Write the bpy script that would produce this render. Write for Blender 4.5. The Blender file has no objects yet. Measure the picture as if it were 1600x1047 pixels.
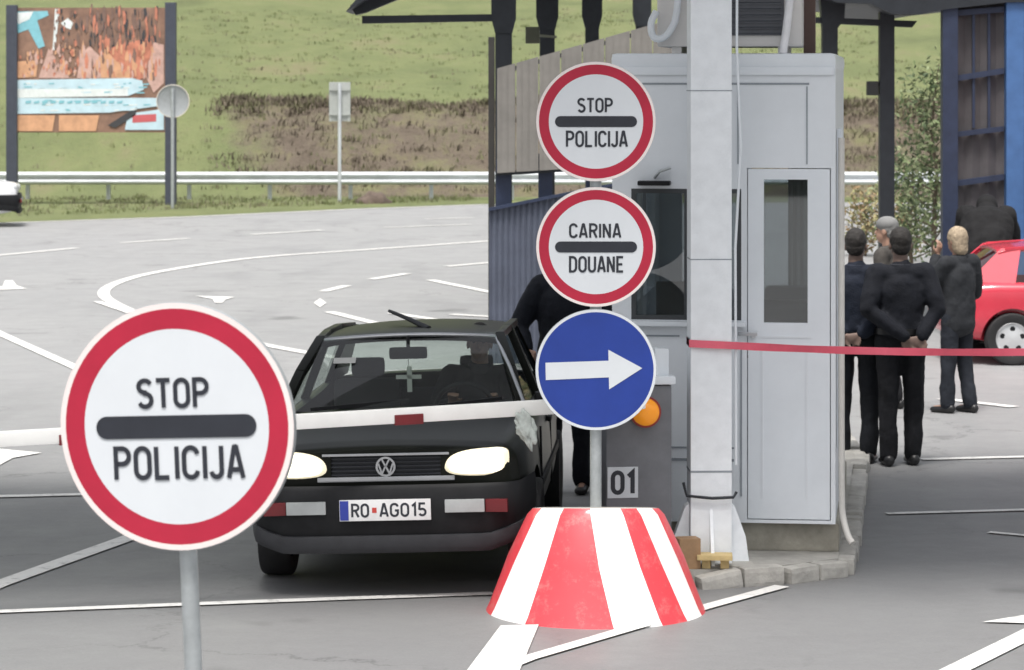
import bpy, bmesh, math, random
from mathutils import Vector, Matrix, Quaternion
from mathutils import noise as mn
random.seed(7)
scene = bpy.context.scene
COL = scene.collection
R = math.radians
PI = math.pi

# ---------------------------------------------------------------- camera
F = 4710.0            # focal length in photo pixels (1600 wide)
CH = 3.0              # camera height
HY = 126.0            # horizon row in the photo
cam_d = bpy.data.cameras.new('camera')
cam = bpy.data.objects.new('camera', cam_d)
COL.objects.link(cam)
cam.location = (0, 0, CH)
cam.rotation_euler = (PI / 2, 0, 0)
cam_d.sensor_width = 36
cam_d.lens = 36 * F / 1600
cam_d.shift_y = -(1047 / 2 - HY) / 1600
cam_d.clip_start = 0.1
cam_d.clip_end = 2000
cam_d.dof.use_dof = True
cam_d.dof.focus_distance = 14.5
cam_d.dof.aperture_fstop = 8.5
scene.camera = cam

# ---------------------------------------------------------------- world, sun, exposure
SUN_EL, SUN_AZ = R(70), R(193)          # azimuth clockwise from +Y: behind the camera, to the right
w = bpy.data.worlds.new('World'); scene.world = w; w.use_nodes = True
nt = w.node_tree; bg = nt.nodes['Background']
sky = nt.nodes.new('ShaderNodeTexSky'); sky.sky_type = 'NISHITA'; sky.sun_disc = False
sky.sun_elevation = SUN_EL; sky.sun_rotation = SUN_AZ
sky.dust_density = 6.0; sky.air_density = 1.2
hsv = nt.nodes.new('ShaderNodeHueSaturation'); hsv.inputs['Saturation'].default_value = 0.28
nt.links.new(sky.outputs[0], hsv.inputs['Color']); nt.links.new(hsv.outputs[0], bg.inputs['Color'])
bg.inputs['Strength'].default_value = 0.15
sl = bpy.data.lights.new('sun', 'SUN'); sl.energy = 3.2; sl.angle = R(16); sl.color = (1.0, 0.965, 0.92)
so = bpy.data.objects.new('sun', sl); COL.objects.link(so)
sd = Vector((math.sin(SUN_AZ) * math.cos(SUN_EL), math.cos(SUN_AZ) * math.cos(SUN_EL), math.sin(SUN_EL)))
so.rotation_euler = sd.to_track_quat('Z', 'Y').to_euler(); so.location = (0, 0, 30)
scene.view_settings.view_transform = 'Standard'
scene.view_settings.look = 'None'
scene.view_settings.gamma = 1
scene.view_settings.exposure = 0.35

# ---------------------------------------------------------------- pixel helpers
def P(px, py, d):
    return Vector(((px - 800) / F * d, d, CH - (py - HY) / F * d))
def G(px, py, z=0.0):
    d = (CH - z) * F / (py - HY)
    return Vector(((px - 800) / F * d, d, z))

# ---------------------------------------------------------------- materials
MATS = {}
def mat(name, col, rough=0.6, metal=0.0, var=0.12, scale=6.0, bump=0.0, bscale=40.0, emit=0.0, coat=0.0, spec=0.5, col2=None, detail=6.0):
    if name in MATS: return MATS[name]
    m = bpy.data.materials.new(name); m.use_nodes = True
    t = m.node_tree; b = t.nodes['Principled BSDF']
    b.inputs['Roughness'].default_value = rough; b.inputs['Metallic'].default_value = metal
    b.inputs['Specular IOR Level'].default_value = spec
    if coat: b.inputs['Coat Weight'].default_value = coat; b.inputs['Coat Roughness'].default_value = 0.06
    tc = t.nodes.new('ShaderNodeTexCoord')
    nz = t.nodes.new('ShaderNodeTexNoise'); nz.inputs['Scale'].default_value = scale; nz.inputs['Detail'].default_value = detail
    nz.inputs['Roughness'].default_value = 0.65
    t.links.new(tc.outputs['Object'], nz.inputs['Vector'])
    mx = t.nodes.new('ShaderNodeMix'); mx.data_type = 'RGBA'
    rp = t.nodes.new('ShaderNodeMapRange'); rp.inputs[1].default_value = 0.3; rp.inputs[2].default_value = 0.7
    t.links.new(nz.outputs['Fac'], rp.inputs[0]); t.links.new(rp.outputs[0], mx.inputs['Factor'])
    c2 = col2 if col2 else tuple(min(1, c * (1 + var)) for c in col)
    c1 = col if col2 else tuple(c * (1 - var) for c in col)
    mx.inputs[6].default_value = (*c1, 1); mx.inputs[7].default_value = (*c2, 1)
    t.links.new(mx.outputs[2], b.inputs['Base Color'])
    if bump:
        n2 = t.nodes.new('ShaderNodeTexNoise'); n2.inputs['Scale'].default_value = bscale; n2.inputs['Detail'].default_value = 5
        t.links.new(tc.outputs['Object'], n2.inputs['Vector'])
        bp = t.nodes.new('ShaderNodeBump'); bp.inputs['Strength'].default_value = bump; bp.inputs['Distance'].default_value = 0.02
        t.links.new(n2.outputs['Fac'], bp.inputs['Height']); t.links.new(bp.outputs[0], b.inputs['Normal'])
    if emit:
        b.inputs['Emission Color'].default_value = (*col, 1); b.inputs['Emission Strength'].default_value = emit
    MATS[name] = m
    return m

def glass_mat(name, tint, refl=0.05, refl_rough=0.02):
    if name in MATS: return MATS[name]
    m = bpy.data.materials.new(name); m.use_nodes = True
    t = m.node_tree
    for n in list(t.nodes):
        if n.type != 'OUTPUT_MATERIAL': t.nodes.remove(n)
    out = [n for n in t.nodes if n.type == 'OUTPUT_MATERIAL'][0]
    tr = t.nodes.new('ShaderNodeBsdfTransparent'); tr.inputs[0].default_value = (*tint, 1)
    gl = t.nodes.new('ShaderNodeBsdfGlossy'); gl.inputs['Roughness'].default_value = refl_rough
    tc = t.nodes.new('ShaderNodeTexCoord'); nz = t.nodes.new('ShaderNodeTexNoise'); nz.inputs['Scale'].default_value = 3
    t.links.new(tc.outputs['Object'], nz.inputs['Vector'])
    mr = t.nodes.new('ShaderNodeMapRange'); mr.inputs[3].default_value = 0.8; mr.inputs[4].default_value = 1.0
    t.links.new(nz.outputs['Fac'], mr.inputs[0]); t.links.new(mr.outputs[0], gl.inputs['Color'])
    lw = t.nodes.new('ShaderNodeLayerWeight'); lw.inputs[0].default_value = 0.5
    pw = t.nodes.new('ShaderNodeMath'); pw.operation = 'POWER'; pw.inputs[1].default_value = 4.0
    fr = t.nodes.new('ShaderNodeMath'); fr.operation = 'MULTIPLY_ADD'; fr.inputs[1].default_value = 0.75; fr.inputs[2].default_value = refl
    t.links.new(lw.outputs['Facing'], pw.inputs[0]); t.links.new(pw.outputs[0], fr.inputs[0])
    mx = t.nodes.new('ShaderNodeMixShader')
    t.links.new(fr.outputs[0], mx.inputs[0]); t.links.new(tr.outputs[0], mx.inputs[1]); t.links.new(gl.outputs[0], mx.inputs[2])
    t.links.new(mx.outputs[0], out.inputs[0])
    MATS[name] = m
    return m

def asphalt_mat(name='asphalt', k=1.0):
    m = bpy.data.materials.new(name); m.use_nodes = True
    t = m.node_tree; b = t.nodes['Principled BSDF']; L = t.links
    tc = t.nodes.new('ShaderNodeTexCoord')
    def noise(s, d=5, r=0.6):
        n = t.nodes.new('ShaderNodeTexNoise'); n.inputs['Scale'].default_value = s; n.inputs['Detail'].default_value = d; n.inputs['Roughness'].default_value = r
        L.new(tc.outputs['Object'], n.inputs['Vector']); return n
    def rng(src, a, bb, lo, hi):
        r = t.nodes.new('ShaderNodeMapRange'); r.inputs[1].default_value = a; r.inputs[2].default_value = bb; r.inputs[3].default_value = lo; r.inputs[4].default_value = hi
        L.new(src, r.inputs[0]); return r.outputs[0]
    def mix(fac, a, bb, mode='MIX'):
        x = t.nodes.new('ShaderNodeMix'); x.data_type = 'RGBA'; x.blend_type = mode
        for inp, v in ((x.inputs['Factor'], fac), (x.inputs[6], a), (x.inputs[7], bb)):
            if hasattr(v, 'links') or hasattr(v, 'node'): L.new(v, inp)
            elif isinstance(v, (int, float)): inp.default_value = v
            else: inp.default_value = (*v, 1)
        return x.outputs[2]
    big = noise(0.22, 6); mid = noise(1.7, 7, 0.7); fine = noise(55, 3, 0.8)
    c = mix(rng(big.outputs['Fac'], 0.3, 0.7, 0, 1), tuple(v * k for v in (0.205, 0.207, 0.212)), tuple(v * k for v in (0.235, 0.236, 0.238)))
    c = mix(rng(mid.outputs['Fac'], 0.3, 0.7, 0, 0.45), c, tuple(v * k for v in (0.15, 0.15, 0.155)))
    c = mix(rng(fine.outputs['Fac'], 0.35, 0.7, 0, 0.4), c, tuple(v * k for v in (0.30, 0.30, 0.295)))
    # long drag streaks along the lanes and dark cracks
    mp = t.nodes.new('ShaderNodeMapping'); mp.inputs['Scale'].default_value = (0.9, 0.22, 1); mp.inputs['Rotation'].default_value = (0, 0, R(8))
    L.new(tc.outputs['Object'], mp.inputs['Vector'])
    st = t.nodes.new('ShaderNodeTexNoise'); st.inputs['Scale'].default_value = 1.3; st.inputs['Detail'].default_value = 4
    L.new(mp.outputs[0], st.inputs['Vector'])
    c = mix(rng(st.outputs['Fac'], 0.54, 0.74, 0, 0.28), c, tuple(v * k for v in (0.10, 0.10, 0.105)))
    # cracks and oil stains
    vo = t.nodes.new('ShaderNodeTexVoronoi'); vo.feature = 'DISTANCE_TO_EDGE'; vo.inputs['Scale'].default_value = 0.42
    wn = noise(0.9, 6, 0.7); va = t.nodes.new('ShaderNodeVectorMath'); va.operation = 'MULTIPLY_ADD'; va.inputs[1].default_value = (1.6, 1.6, 0)
    L.new(wn.outputs['Color'], va.inputs[0]); L.new(tc.outputs['Object'], va.inputs[2]); L.new(va.outputs[0], vo.inputs['Vector'])
    cr = t.nodes.new('ShaderNodeMath'); cr.operation = 'MULTIPLY'
    L.new(rng(vo.outputs['Distance'], 0.0, 0.012, 0.5, 0), cr.inputs[0]); L.new(rng(big.outputs['Fac'], 0.46, 0.56, 0, 1), cr.inputs[1])
    c = mix(cr.outputs[0], c, (0.045, 0.045, 0.045))
    oil = noise(0.8, 3, 0.5); c = mix(rng(oil.outputs['Fac'], 0.66, 0.74, 0, 0.55), c, (0.06, 0.06, 0.06))
    # painted shade: near lanes darkened, road beyond brightened, through the asphalt colour
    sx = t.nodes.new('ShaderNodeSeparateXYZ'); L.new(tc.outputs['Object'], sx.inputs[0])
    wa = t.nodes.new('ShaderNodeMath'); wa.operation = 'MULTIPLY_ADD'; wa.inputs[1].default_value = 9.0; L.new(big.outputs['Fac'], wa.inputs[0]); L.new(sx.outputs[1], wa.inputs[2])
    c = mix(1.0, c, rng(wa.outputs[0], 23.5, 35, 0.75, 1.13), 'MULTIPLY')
    L.new(c, b.inputs['Base Color'])
    L.new(rng(mid.outputs['Fac'], 0.3, 0.7, 0.5, 0.66), b.inputs['Roughness'])
    b.inputs['Specular IOR Level'].default_value = 0.7
    bp = t.nodes.new('ShaderNodeBump'); bp.inputs['Strength'].default_value = 0.25; bp.inputs['Distance'].default_value = 0.006
    L.new(fine.outputs['Fac'], bp.inputs['Height']); L.new(bp.outputs[0], b.inputs['Normal'])
    return m

def hill_mat():
    m = bpy.data.materials.new('hill_grass'); m.use_nodes = True
    t = m.node_tree; b = t.nodes['Principled BSDF']; L = t.links
    b.inputs['Roughness'].default_value = 0.95; b.inputs['Specular IOR Level'].default_value = 0.15
    tc = t.nodes.new('ShaderNodeTexCoord')
    def noise(s, d=6, r=0.65, sc=(1, 1, 1)):
        mp = t.nodes.new('ShaderNodeMapping'); mp.inputs['Scale'].default_value = sc
        L.new(tc.outputs['Object'], mp.inputs['Vector'])
        n = t.nodes.new('ShaderNodeTexNoise'); n.inputs['Scale'].default_value = s; n.inputs['Detail'].default_value = d; n.inputs['Roughness'].default_value = r
        L.new(mp.outputs[0], n.inputs['Vector']); return n.outputs['Fac']
    def ramp(src, stops):
        r = t.nodes.new('ShaderNodeValToRGB'); e = r.color_ramp.elements
        while len(e) < len(stops): e.new(0.5)
        for k, (p, c) in enumerate(stops):
            e[k].position = p; e[k].color = (*c, 1)
        L.new(src, r.inputs[0]); return r.outputs[0]
    grass = ramp(noise(0.35, 8, 0.7, (1, 0.45, 1)), [(0.3, (0.100, 0.115, 0.056)), (0.43, (0.132, 0.156, 0.072)), (0.56, (0.160, 0.182, 0.084)), (0.68, (0.185, 0.172, 0.100))])
    tuft = noise(3.5, 5, 0.8)
    mr = t.nodes.new('ShaderNodeMapRange'); mr.inputs[1].default_value = 0.42; mr.inputs[2].default_value = 0.7; mr.inputs[4].default_value = 0.6
    L.new(tuft, mr.inputs[0])
    x1 = t.nodes.new('ShaderNodeMix'); x1.data_type = 'RGBA'; L.new(mr.outputs[0], x1.inputs['Factor']); L.new(grass, x1.inputs[6]); x1.inputs[7].default_value = (0.135, 0.145, 0.075, 1)
    dirt = ramp(noise(0.8, 8, 0.75), [(0.3, (0.088, 0.070, 0.055)), (0.5, (0.128, 0.106, 0.083)), (0.6, (0.148, 0.134, 0.082)), (0.72, (0.155, 0.162, 0.082))])
    at = t.nodes.new('ShaderNodeAttribute'); at.attribute_name = 'dirt'; at.attribute_type = 'GEOMETRY'
    nz = noise(0.9, 7, 0.7)
    ad = t.nodes.new('ShaderNodeMath'); ad.operation = 'ADD'; L.new(at.outputs['Fac'], ad.inputs[0]); L.new(nz, ad.inputs[1])
    m2 = t.nodes.new('ShaderNodeMapRange'); m2.inputs[1].default_value = 0.72; m2.inputs[2].default_value = 1.12
    L.new(ad.outputs[0], m2.inputs[0])
    x2 = t.nodes.new('ShaderNodeMix'); x2.data_type = 'RGBA'; L.new(m2.outputs[0], x2.inputs['Factor']); L.new(x1.outputs[2], x2.inputs[6]); L.new(dirt, x2.inputs[7])
    L.new(x2.outputs[2], b.inputs['Base Color'])
    bp = t.nodes.new('ShaderNodeBump'); bp.inputs['Strength'].default_value = 0.7; bp.inputs['Distance'].default_value = 0.15
    L.new(tuft, bp.inputs['Height']); L.new(bp.outputs[0], b.inputs['Normal'])
    return m

def worn_paint(name, col, under=(0.2, 0.2, 0.2), amount=0.6):
    m = mat(name, col, 0.55, 0, 0.06, 9)
    t = m.node_tree; b = t.nodes['Principled BSDF']; L = t.links
    src = b.inputs['Base Color'].links[0].from_socket
    tc = t.nodes.new('ShaderNodeTexCoord'); nz = t.nodes.new('ShaderNodeTexNoise'); nz.inputs['Scale'].default_value = 7; nz.inputs['Detail'].default_value = 9; nz.inputs['Roughness'].default_value = 0.8
    L.new(tc.outputs['Object'], nz.inputs['Vector'])
    mr = t.nodes.new('ShaderNodeMapRange'); mr.inputs[1].default_value = 0.52; mr.inputs[2].default_value = 0.66; mr.inputs[4].default_value = amount
    L.new(nz.outputs['Fac'], mr.inputs[0])
    x = t.nodes.new('ShaderNodeMix'); x.data_type = 'RGBA'; L.new(mr.outputs[0], x.inputs['Factor']); L.new(src, x.inputs[6]); x.inputs[7].default_value = (*under, 1)
    L.new(x.outputs[2], b.inputs['Base Color'])
    return m

M_white_paint = worn_paint('road_paint', (0.66, 0.655, 0.635), (0.26, 0.26, 0.255), 0.85)
M_sign_white = mat('sign_white', (0.64, 0.67, 0.70), 0.35, var=0.03, scale=5)
M_sign_red = mat('sign_red', (0.42, 0.016, 0.045), 0.35, var=0.10, scale=5)
M_sign_blue = mat('sign_blue', (0.016, 0.045, 0.27), 0.35, var=0.10, scale=5)
M_sign_black = mat('sign_black', (0.022, 0.025, 0.034), 0.45, var=0.2)
M_edge = mat('sign_edge', (0.78, 0.70, 0.68), 0.4, var=0.05)
M_galv = mat('galvanised_steel', (0.46, 0.49, 0.50), 0.42, 0.55, 0.14, 14, 0.05, 60)
M_alu = mat('sign_back_aluminium', (0.36, 0.38, 0.39), 0.5, 0.4, 0.1, 8)
M_dark_steel = mat('dark_steel', (0.022, 0.026, 0.032), 0.5, 0.2, 0.2, 8)
M_navy = mat('navy_steel', (0.024, 0.034, 0.068), 0.5, 0.1, 0.18, 7)
M_blue = mat('blue_paint', (0.06, 0.14, 0.32), 0.45, 0.05, 0.12, 6)
M_beige = mat('beige_sheet', (0.185, 0.175, 0.160), 0.65, 0, 0.14, 4)
M_bluegrey = mat('bluegrey_sheet', (0.095, 0.108, 0.145), 0.6, 0.0, 0.14, 4)
M_brown_sheet = mat('brown_sheet', (0.085, 0.078, 0.082), 0.6, 0.1, 0.2, 3)
M_booth = mat('booth_panel', (0.765, 0.80, 0.835), 0.42, 0, 0.04, 3)
M_booth2 = mat('booth_trim', (0.77, 0.81, 0.85), 0.4, 0, 0.04, 3)
M_groove = mat('joint_line', (0.28, 0.31, 0.34), 0.6)
M_pillar = worn_paint('pillar_paint', (0.84, 0.87, 0.90), (0.72, 0.75, 0.78), 0.45)
M_rubber = mat('rubber', (0.015, 0.015, 0.016), 0.75, 0, 0.2, 12)
M_black_pl = mat('black_plastic', (0.012, 0.0125, 0.014), 0.55, 0, 0.2, 10, spec=.2)
M_grey_pl = mat('grey_plastic', (0.034, 0.035, 0.039), 0.55, 0, 0.15, 10, spec=.25)
M_concrete = mat('concrete', (0.34, 0.33, 0.305), 0.85, 0, 0.25, 5, 0.25, 30)
M_kerb = mat('kerb_stone', (0.36, 0.35, 0.325), 0.85, 0, 0.25, 6, 0.3, 30)
M_silver = mat('silver_trim', (0.50, 0.51, 0.53), 0.28, 0.8, 0.06, 10)
M_dark_in = mat('car_interior', (0.02, 0.02, 0.022), 0.8, 0, 0.2, 12)
M_skin = mat('skin', (0.33, 0.195, 0.14), 0.5, 0, 0.1, 14)
M_glass_car = glass_mat('car_glass', (0.77, 0.83, 0.80))
M_glass_booth = glass_mat('booth_glass', (0.42, 0.46, 0.48), 0.13)

# ---------------------------------------------------------------- mesh builder
class MB:
    def __init__(s): s.v = []; s.f = []; s.m = []
    def add(s, verts, faces, m=0):
        o = len(s.v); s.v += [tuple(v) for v in verts]
        for f in faces: s.f.append(tuple(i + o for i in f)); s.m.append(m)
    def quad(s, a, b, c, d, m=0): s.add([a, b, c, d], [(0, 1, 2, 3)], m)
    def box(s, c, size, rot=None, bev=0.0, m=0):
        bm = bmesh.new(); bmesh.ops.create_cube(bm, size=1.0)
        for v in bm.verts: v.co = Vector((v.co.x * size[0], v.co.y * size[1], v.co.z * size[2]))
        if bev: bmesh.ops.bevel(bm, geom=list(bm.edges), offset=bev, segments=2, profile=0.7, affect='EDGES')
        M = Matrix.Translation(Vector(c)) @ (rot.to_4x4() if rot else Matrix.Identity(4))
        s.bm(bm, M, m); bm.free(); return s
    def bm(s, bm, M, m=0):
        bm.verts.index_update()
        s.add([M @ v.co for v in bm.verts], [[v.index for v in f.verts] for f in bm.faces], m)
    def bar(s, a, b, wx, wy, up=(0, 0, 1), bev=0.0, m=0):
        a = Vector(a); b = Vector(b); d = b - a; L = d.length; z = d.normalized(); u = Vector(up)
        if abs(z.dot(u)) > 0.99: u = Vector((0, 1, 0))
        x = u.cross(z).normalized(); y = z.cross(x)
        rot = Matrix((x, y, z)).transposed()
        return s.box((a + b) / 2, (wx, wy, L), rot, bev, m)
    def tube(s, pts, r, n=10, m=0, cap=True):
        pts = [Vector(p) for p in pts]; rs = r if isinstance(r, (list, tuple)) else [r] * len(pts)
        vs = []; prev = None
        for i, p in enumerate(pts):
            t = (pts[min(i + 1, len(pts) - 1)] - pts[max(i - 1, 0)]).normalized()
            if prev is None:
                u = Vector((0, 0, 1)) if abs(t.z) < 0.9 else Vector((1, 0, 0))
                x = u.cross(t).normalized()
            else: x = (prev - t * prev.dot(t)).normalized()
            prev = x; y = t.cross(x)
            for k in range(n):
                a = 2 * PI * k / n; vs.append(p + (x * math.cos(a) + y * math.sin(a)) * rs[i])
        fs = []
        for i in range(len(pts) - 1):
            for k in range(n): fs.append((i * n + k, i * n + (k + 1) % n, (i + 1) * n + (k + 1) % n, (i + 1) * n + k))
        if cap:
            fs.append(tuple(reversed(range(n)))); fs.append(tuple((len(pts) - 1) * n + k for k in range(n)))
        s.add(vs, fs, m); return s
    def lathe(s, prof, n=32, axis='Z', c=(0, 0, 0), m=0, mf=None):
        c = Vector(c); vs = []
        for (r, h) in prof:
            for k in range(n):
                a = 2 * PI * k / n; p = (r * math.cos(a), r * math.sin(a), h)
                if axis == 'Y': p = (p[0], p[2], p[1])
                elif axis == 'X': p = (p[2], p[0], p[1])
                vs.append(c + Vector(p))
        base = len(s.v); s.v += [tuple(v) for v in vs]
        for i in range(len(prof) - 1):
            for k in range(n):
                s.f.append(tuple(base + q for q in (i * n + k, i * n + (k + 1) % n, (i + 1) * n + (k + 1) % n, (i + 1) * n + k)))
                s.m.append(mf(i, k) if mf else m)
        return s
    def prism(s, poly, y0, y1, m=0, axis='Y'):
        n = len(poly)
        if axis == 'Y': A = [(p[0], y0, p[1]) for p in poly]; B = [(p[0], y1, p[1]) for p in poly]
        elif axis == 'X': A = [(y0, p[0], p[1]) for p in poly]; B = [(y1, p[0], p[1]) for p in poly]
        else: A = [(p[0], p[1], y0) for p in poly]; B = [(p[0], p[1], y1) for p in poly]
        fs = [tuple(range(n)), tuple(reversed(range(n, 2 * n)))] + [(i, i + n, (i + 1) % n + n, (i + 1) % n) for i in range(n)]
        s.add(A + B, fs, m); return s
    def build(s, name, mats, parent=None, smooth=None, loc=None, fixn=True):
        me = bpy.data.meshes.new(name); me.from_pydata(s.v, [], s.f)
        if not isinstance(mats, (list, tuple)): mats = [mats]
        for m in mats: me.materials.append(m)
        for p, k in zip(me.polygons, s.m): p.material_index = k
        if fixn:
            bm = bmesh.new(); bm.from_mesh(me); bmesh.ops.recalc_face_normals(bm, faces=bm.faces); bm.to_mesh(me); bm.free()
        return link(name, me, parent, smooth, loc)
def link(name, me, parent=None, smooth=None, loc=None):
    o = bpy.data.objects.new(name, me); COL.objects.link(o)
    if smooth is not None:
        for p in me.polygons: p.use_smooth = True
        if smooth < 180: me.set_sharp_from_angle(angle=R(smooth))
    if parent: o.parent = parent
    if loc is not None: o.location = loc
    return o
def tag(o, label=None, cat=None, group=None, kind=None):
    if label: o['label'] = label
    if cat: o['category'] = cat
    if group: o['group'] = group
    if kind: o['kind'] = kind
    return o
def thing(name, label, cat, loc=(0, 0, 0), rz=0.0, group=None):
    o = bpy.data.objects.new(name, None); COL.objects.link(o); o.empty_display_size = 0.1
    o.location = loc; o.rotation_euler = (0, 0, rz)
    return tag(o, label, cat, group)
def evaluated(me, mods):
    o = bpy.data.objects.new('tmp', me); COL.objects.link(o)
    for typ, kw in mods:
        md = o.modifiers.new('m', typ)
        for k, v in kw.items(): setattr(md, k, v)
    dg = bpy.context.evaluated_depsgraph_get(); dg.update()
    out = bpy.data.meshes.new_from_object(o.evaluated_get(dg), depsgraph=dg)
    bpy.data.objects.remove(o)
    return out
def chaikin(pts, it=2, closed=False):
    for _ in range(it):
        out = []; n = len(pts)
        rngk = range(n) if closed else range(n - 1)
        if not closed: out.append(pts[0])
        for i in rngk:
            a = Vector(pts[i]); b = Vector(pts[(i + 1) % n])
            out.append(tuple(a * .75 + b * .25)); out.append(tuple(a * .25 + b * .75))
        if not closed: out.append(pts[-1])
        pts = out
    return pts

# ---------------------------------------------------------------- stroke lettering (narrow road-sign face)
def arc(cx, cy, rx, ry, a0, a1, n=10):
    return [(cx + rx * math.cos(R(a0 + (a1 - a0) * i / n)), cy + ry * math.sin(R(a0 + (a1 - a0) * i / n))) for i in range(n + 1)]
GL = {
 'S': [(arc(.25, .75, .21, .21, 25, 270) + arc(.25, .27, .21, .23, 90, -155), 0)],
 'T': [([(0, .96), (.46, .96)], 0), ([(.23, .93), (.23, 0)], 0)],
 'O': [(arc(.25, .72, .21, .24, 0, 180) + arc(.25, .28, .21, .24, 180, 360), 1)],
 'P': [([(.05, 0), (.05, .96), (.25, .96)] + arc(.25, .72, .21, .24, 80, -90) + [(.08, .48)], 0)],
 'L': [([(.05, 1), (.05, .04), (.43, .04)], 0)],
 'I': [([(.05, 0), (.05, 1)], 0)],
 'C': [(arc(.25, .72, .21, .24, 10, 180) + arc(.25, .28, .21, .24, 180, 350), 0)],
 'J': [([(.33, 1)] + arc(.17, .24, .16, .20, 0, -170), 0)],
 'A': [([(.03, 0), (.225, 1)], 0), ([(.275, 1), (.47, 0)], 0), ([(.19, .965), (.31, .965)], 0), ([(.11, .26), (.39, .26)], 0)],
 'R': [([(.05, 0), (.05, .96), (.25, .96)] + arc(.25, .73, .21, .23, 80, -90) + [(.08, .5)], 0), ([(.26, .48), (.46, 0)], 0)],
 'N': [([(.05, 0), (.05, 1)], 0), ([(.06, .98), (.43, .02)], 0), ([(.44, 0), (.44, 1)], 0)],
 'D': [([(.05, .04), (.05, .96), (.22, .96)] + arc(.22, .70, .23, .26, 80, 0) + arc(.22, .30, .23, .26, 0, -90), 1)],
 'U': [([(.05, 1)] + arc(.25, .26, .20, .22, 180, 360) + [(.45, 1)], 0)],
 'E': [([(.43, .96), (.05, .96), (.05, .04), (.43, .04)], 0), ([(.08, .5), (.38, .5)], 0)],
 'G': [(arc(.25, .72, .21, .24, 10, 180) + arc(.25, .28, .21, .24, 180, 360) + [(.46, .46), (.28, .46)], 0)],
 '0': [(arc(.25, .72, .20, .24, 0, 180) + arc(.25, .28, .20, .24, 180, 360), 1)],
 '1': [([(.06, .78), (.24, .96), (.24, 0)], 0)],
 '5': [([(.42, .96), (.09, .96), (.07, .55)] + arc(.24, .30, .20, .25, 120, -150), 0)],
}
ADV = {'I': .10, 'J': .38, '1': .30, ' ': .3, 'T': .46}
def text_width(t, gap=.13): return sum(ADV.get(c, .5) for c in t) + gap * (len(t) - 1)
def ribbon(mb, pts, wd, closed, f3, m=0):
    n = len(pts); L = []; Rr = []
    for i in range(n):
        p = Vector(pts[i]); a = Vector(pts[(i - 1) % n]) if (closed or i > 0) else None; b = Vector(pts[(i + 1) % n]) if (closed or i < n - 1) else None
        d1 = (p - a).normalized() if a is not None and (p - a).length > 1e-6 else None
        d2 = (b - p).normalized() if b is not None and (b - p).length > 1e-6 else None
        d1 = d1 or d2; d2 = d2 or d1
        t = (d1 + d2)
        t = t.normalized() if t.length > 1e-4 else d1
        nn = Vector((-t.y, t.x)); k = max(.35, nn.dot(Vector((-d1.y, d1.x))))
        L.append(p + nn * wd / 2 / k); Rr.append(p - nn * wd / 2 / k)
    vs = [f3(*q) for q in L] + [f3(*q) for q in Rr]
    fs = [(i, (i + 1) % n, (i + 1) % n + n, i + n) for i in range(n if closed else n - 1)]
    mb.add(vs, fs, m)
def lettering(mb, text, cx, cz, width, height, y, stroke=.13, m=0, gap=.13):
    """flat letters in the x-z plane facing -y"""
    sx = width / text_width(text, gap); x = cx - width / 2; q = 0
    for c in text:
        if c in GL:
            for pts, cl in GL[c]:
                q += 1
                yy = y - 0.0002 * (q % 4)
                P2 = [(x + a * sx, cz - height / 2 + b * height) for a, b in pts]
                ribbon(mb, P2, stroke * height, cl, lambda u, v, yy=yy: (u, yy, v), m)
        x += (ADV.get(c, .5) + gap) * sx

# ================================================================= SETTING
ground = MB(); ground.quad((-400, -40, 0), (400, -40, 0), (400, 90, 0), (-400, 90, 0))
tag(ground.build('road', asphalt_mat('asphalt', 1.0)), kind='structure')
# grass verge beyond the road edge
e0 = G(0, 348); e1 = G(300, 338); e2 = G(560, 326); e3 = G(760, 319)
dl = (e1 - e0).normalized()
vg = MB()
edge = [e0 - dl * 60, e0, e1, e2, e3, Vector((25, 76.2, 0)), Vector((140, 76.6, 0))]
Nv = len(edge)
vs = [(p.x, p.y, 0.006) for p in edge] + [(p.x, p.y + 0.5, 0.05) for p in edge] + [(p.x, 77.5, 0.06) for p in edge]
vg.add(vs, [(i + k * Nv, i + 1 + k * Nv, i + 1 + (k + 1) * Nv, i + (k + 1) * Nv) for k in range(2) for i in range(Nv - 1)])
HM = hill_mat()
tag(vg.build('grass_verge', HM), kind='structure')

def hill_z(x, y):
    t = max(0.0, y - 75.8)
    bank_h = 2.25 + 0.35 * mn.noise(Vector((x * .13, 3.1, 0)))
    run = 5.2 if x > -8 else 5.2 + min(5, (-8 - x) * 1.0)
    u = min(1.0, t / run); bank = bank_h * (u * u * (3 - 2 * u))
    up = max(0.0, t - 4.0)
    z = bank + up * 0.088 + (max(0, up - 60) ** 1.45) * 0.02
    z += 0.22 * mn.noise(Vector((x * .22, y * .22, 0))) * min(1, t / 3) + 0.10 * mn.noise(Vector((x * .9, y * .9, 5))) * min(1, t / 2)
    return z + 0.03
hv = []; xs = [-130 + i * 0.8 for i in range(326)]; ys = []
yy = 75.6
while yy < 420:
    ys.append(yy); yy += 0.45 if yy < 92 else (1.2 if yy < 130 else 6)
dirtv = []
for y in ys:
    for x in xs:
        z = hill_z(x, y); hv.append((x, y, z))
        t = y - 75.8
        inb = 1.0 if 0.2 < t < 5.6 else max(0.0, 1 - (t - 5.6) / 1.2) if t >= 5.6 else 0.3
        lim = -6.0 + 0.9 * (2.5 - t * .5)
        dx = min(1.0, max(0.0, (x + 8.3 - max(0, 4.0 - t) * 0.45) / 1.2))
        dirtv.append(inb * dx * 0.62)
nx = len(xs)
me = bpy.data.meshes.new('hillside')
me.from_pydata(hv, [], [(j * nx + i, j * nx + i + 1, (j + 1) * nx + i + 1, (j + 1) * nx + i) for j in range(len(ys) - 1) for i in range(nx - 1)])
at = me.attributes.new('dirt', 'FLOAT', 'POINT'); at.data.foreach_set('value', dirtv)
me.materials.append(HM)
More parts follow.
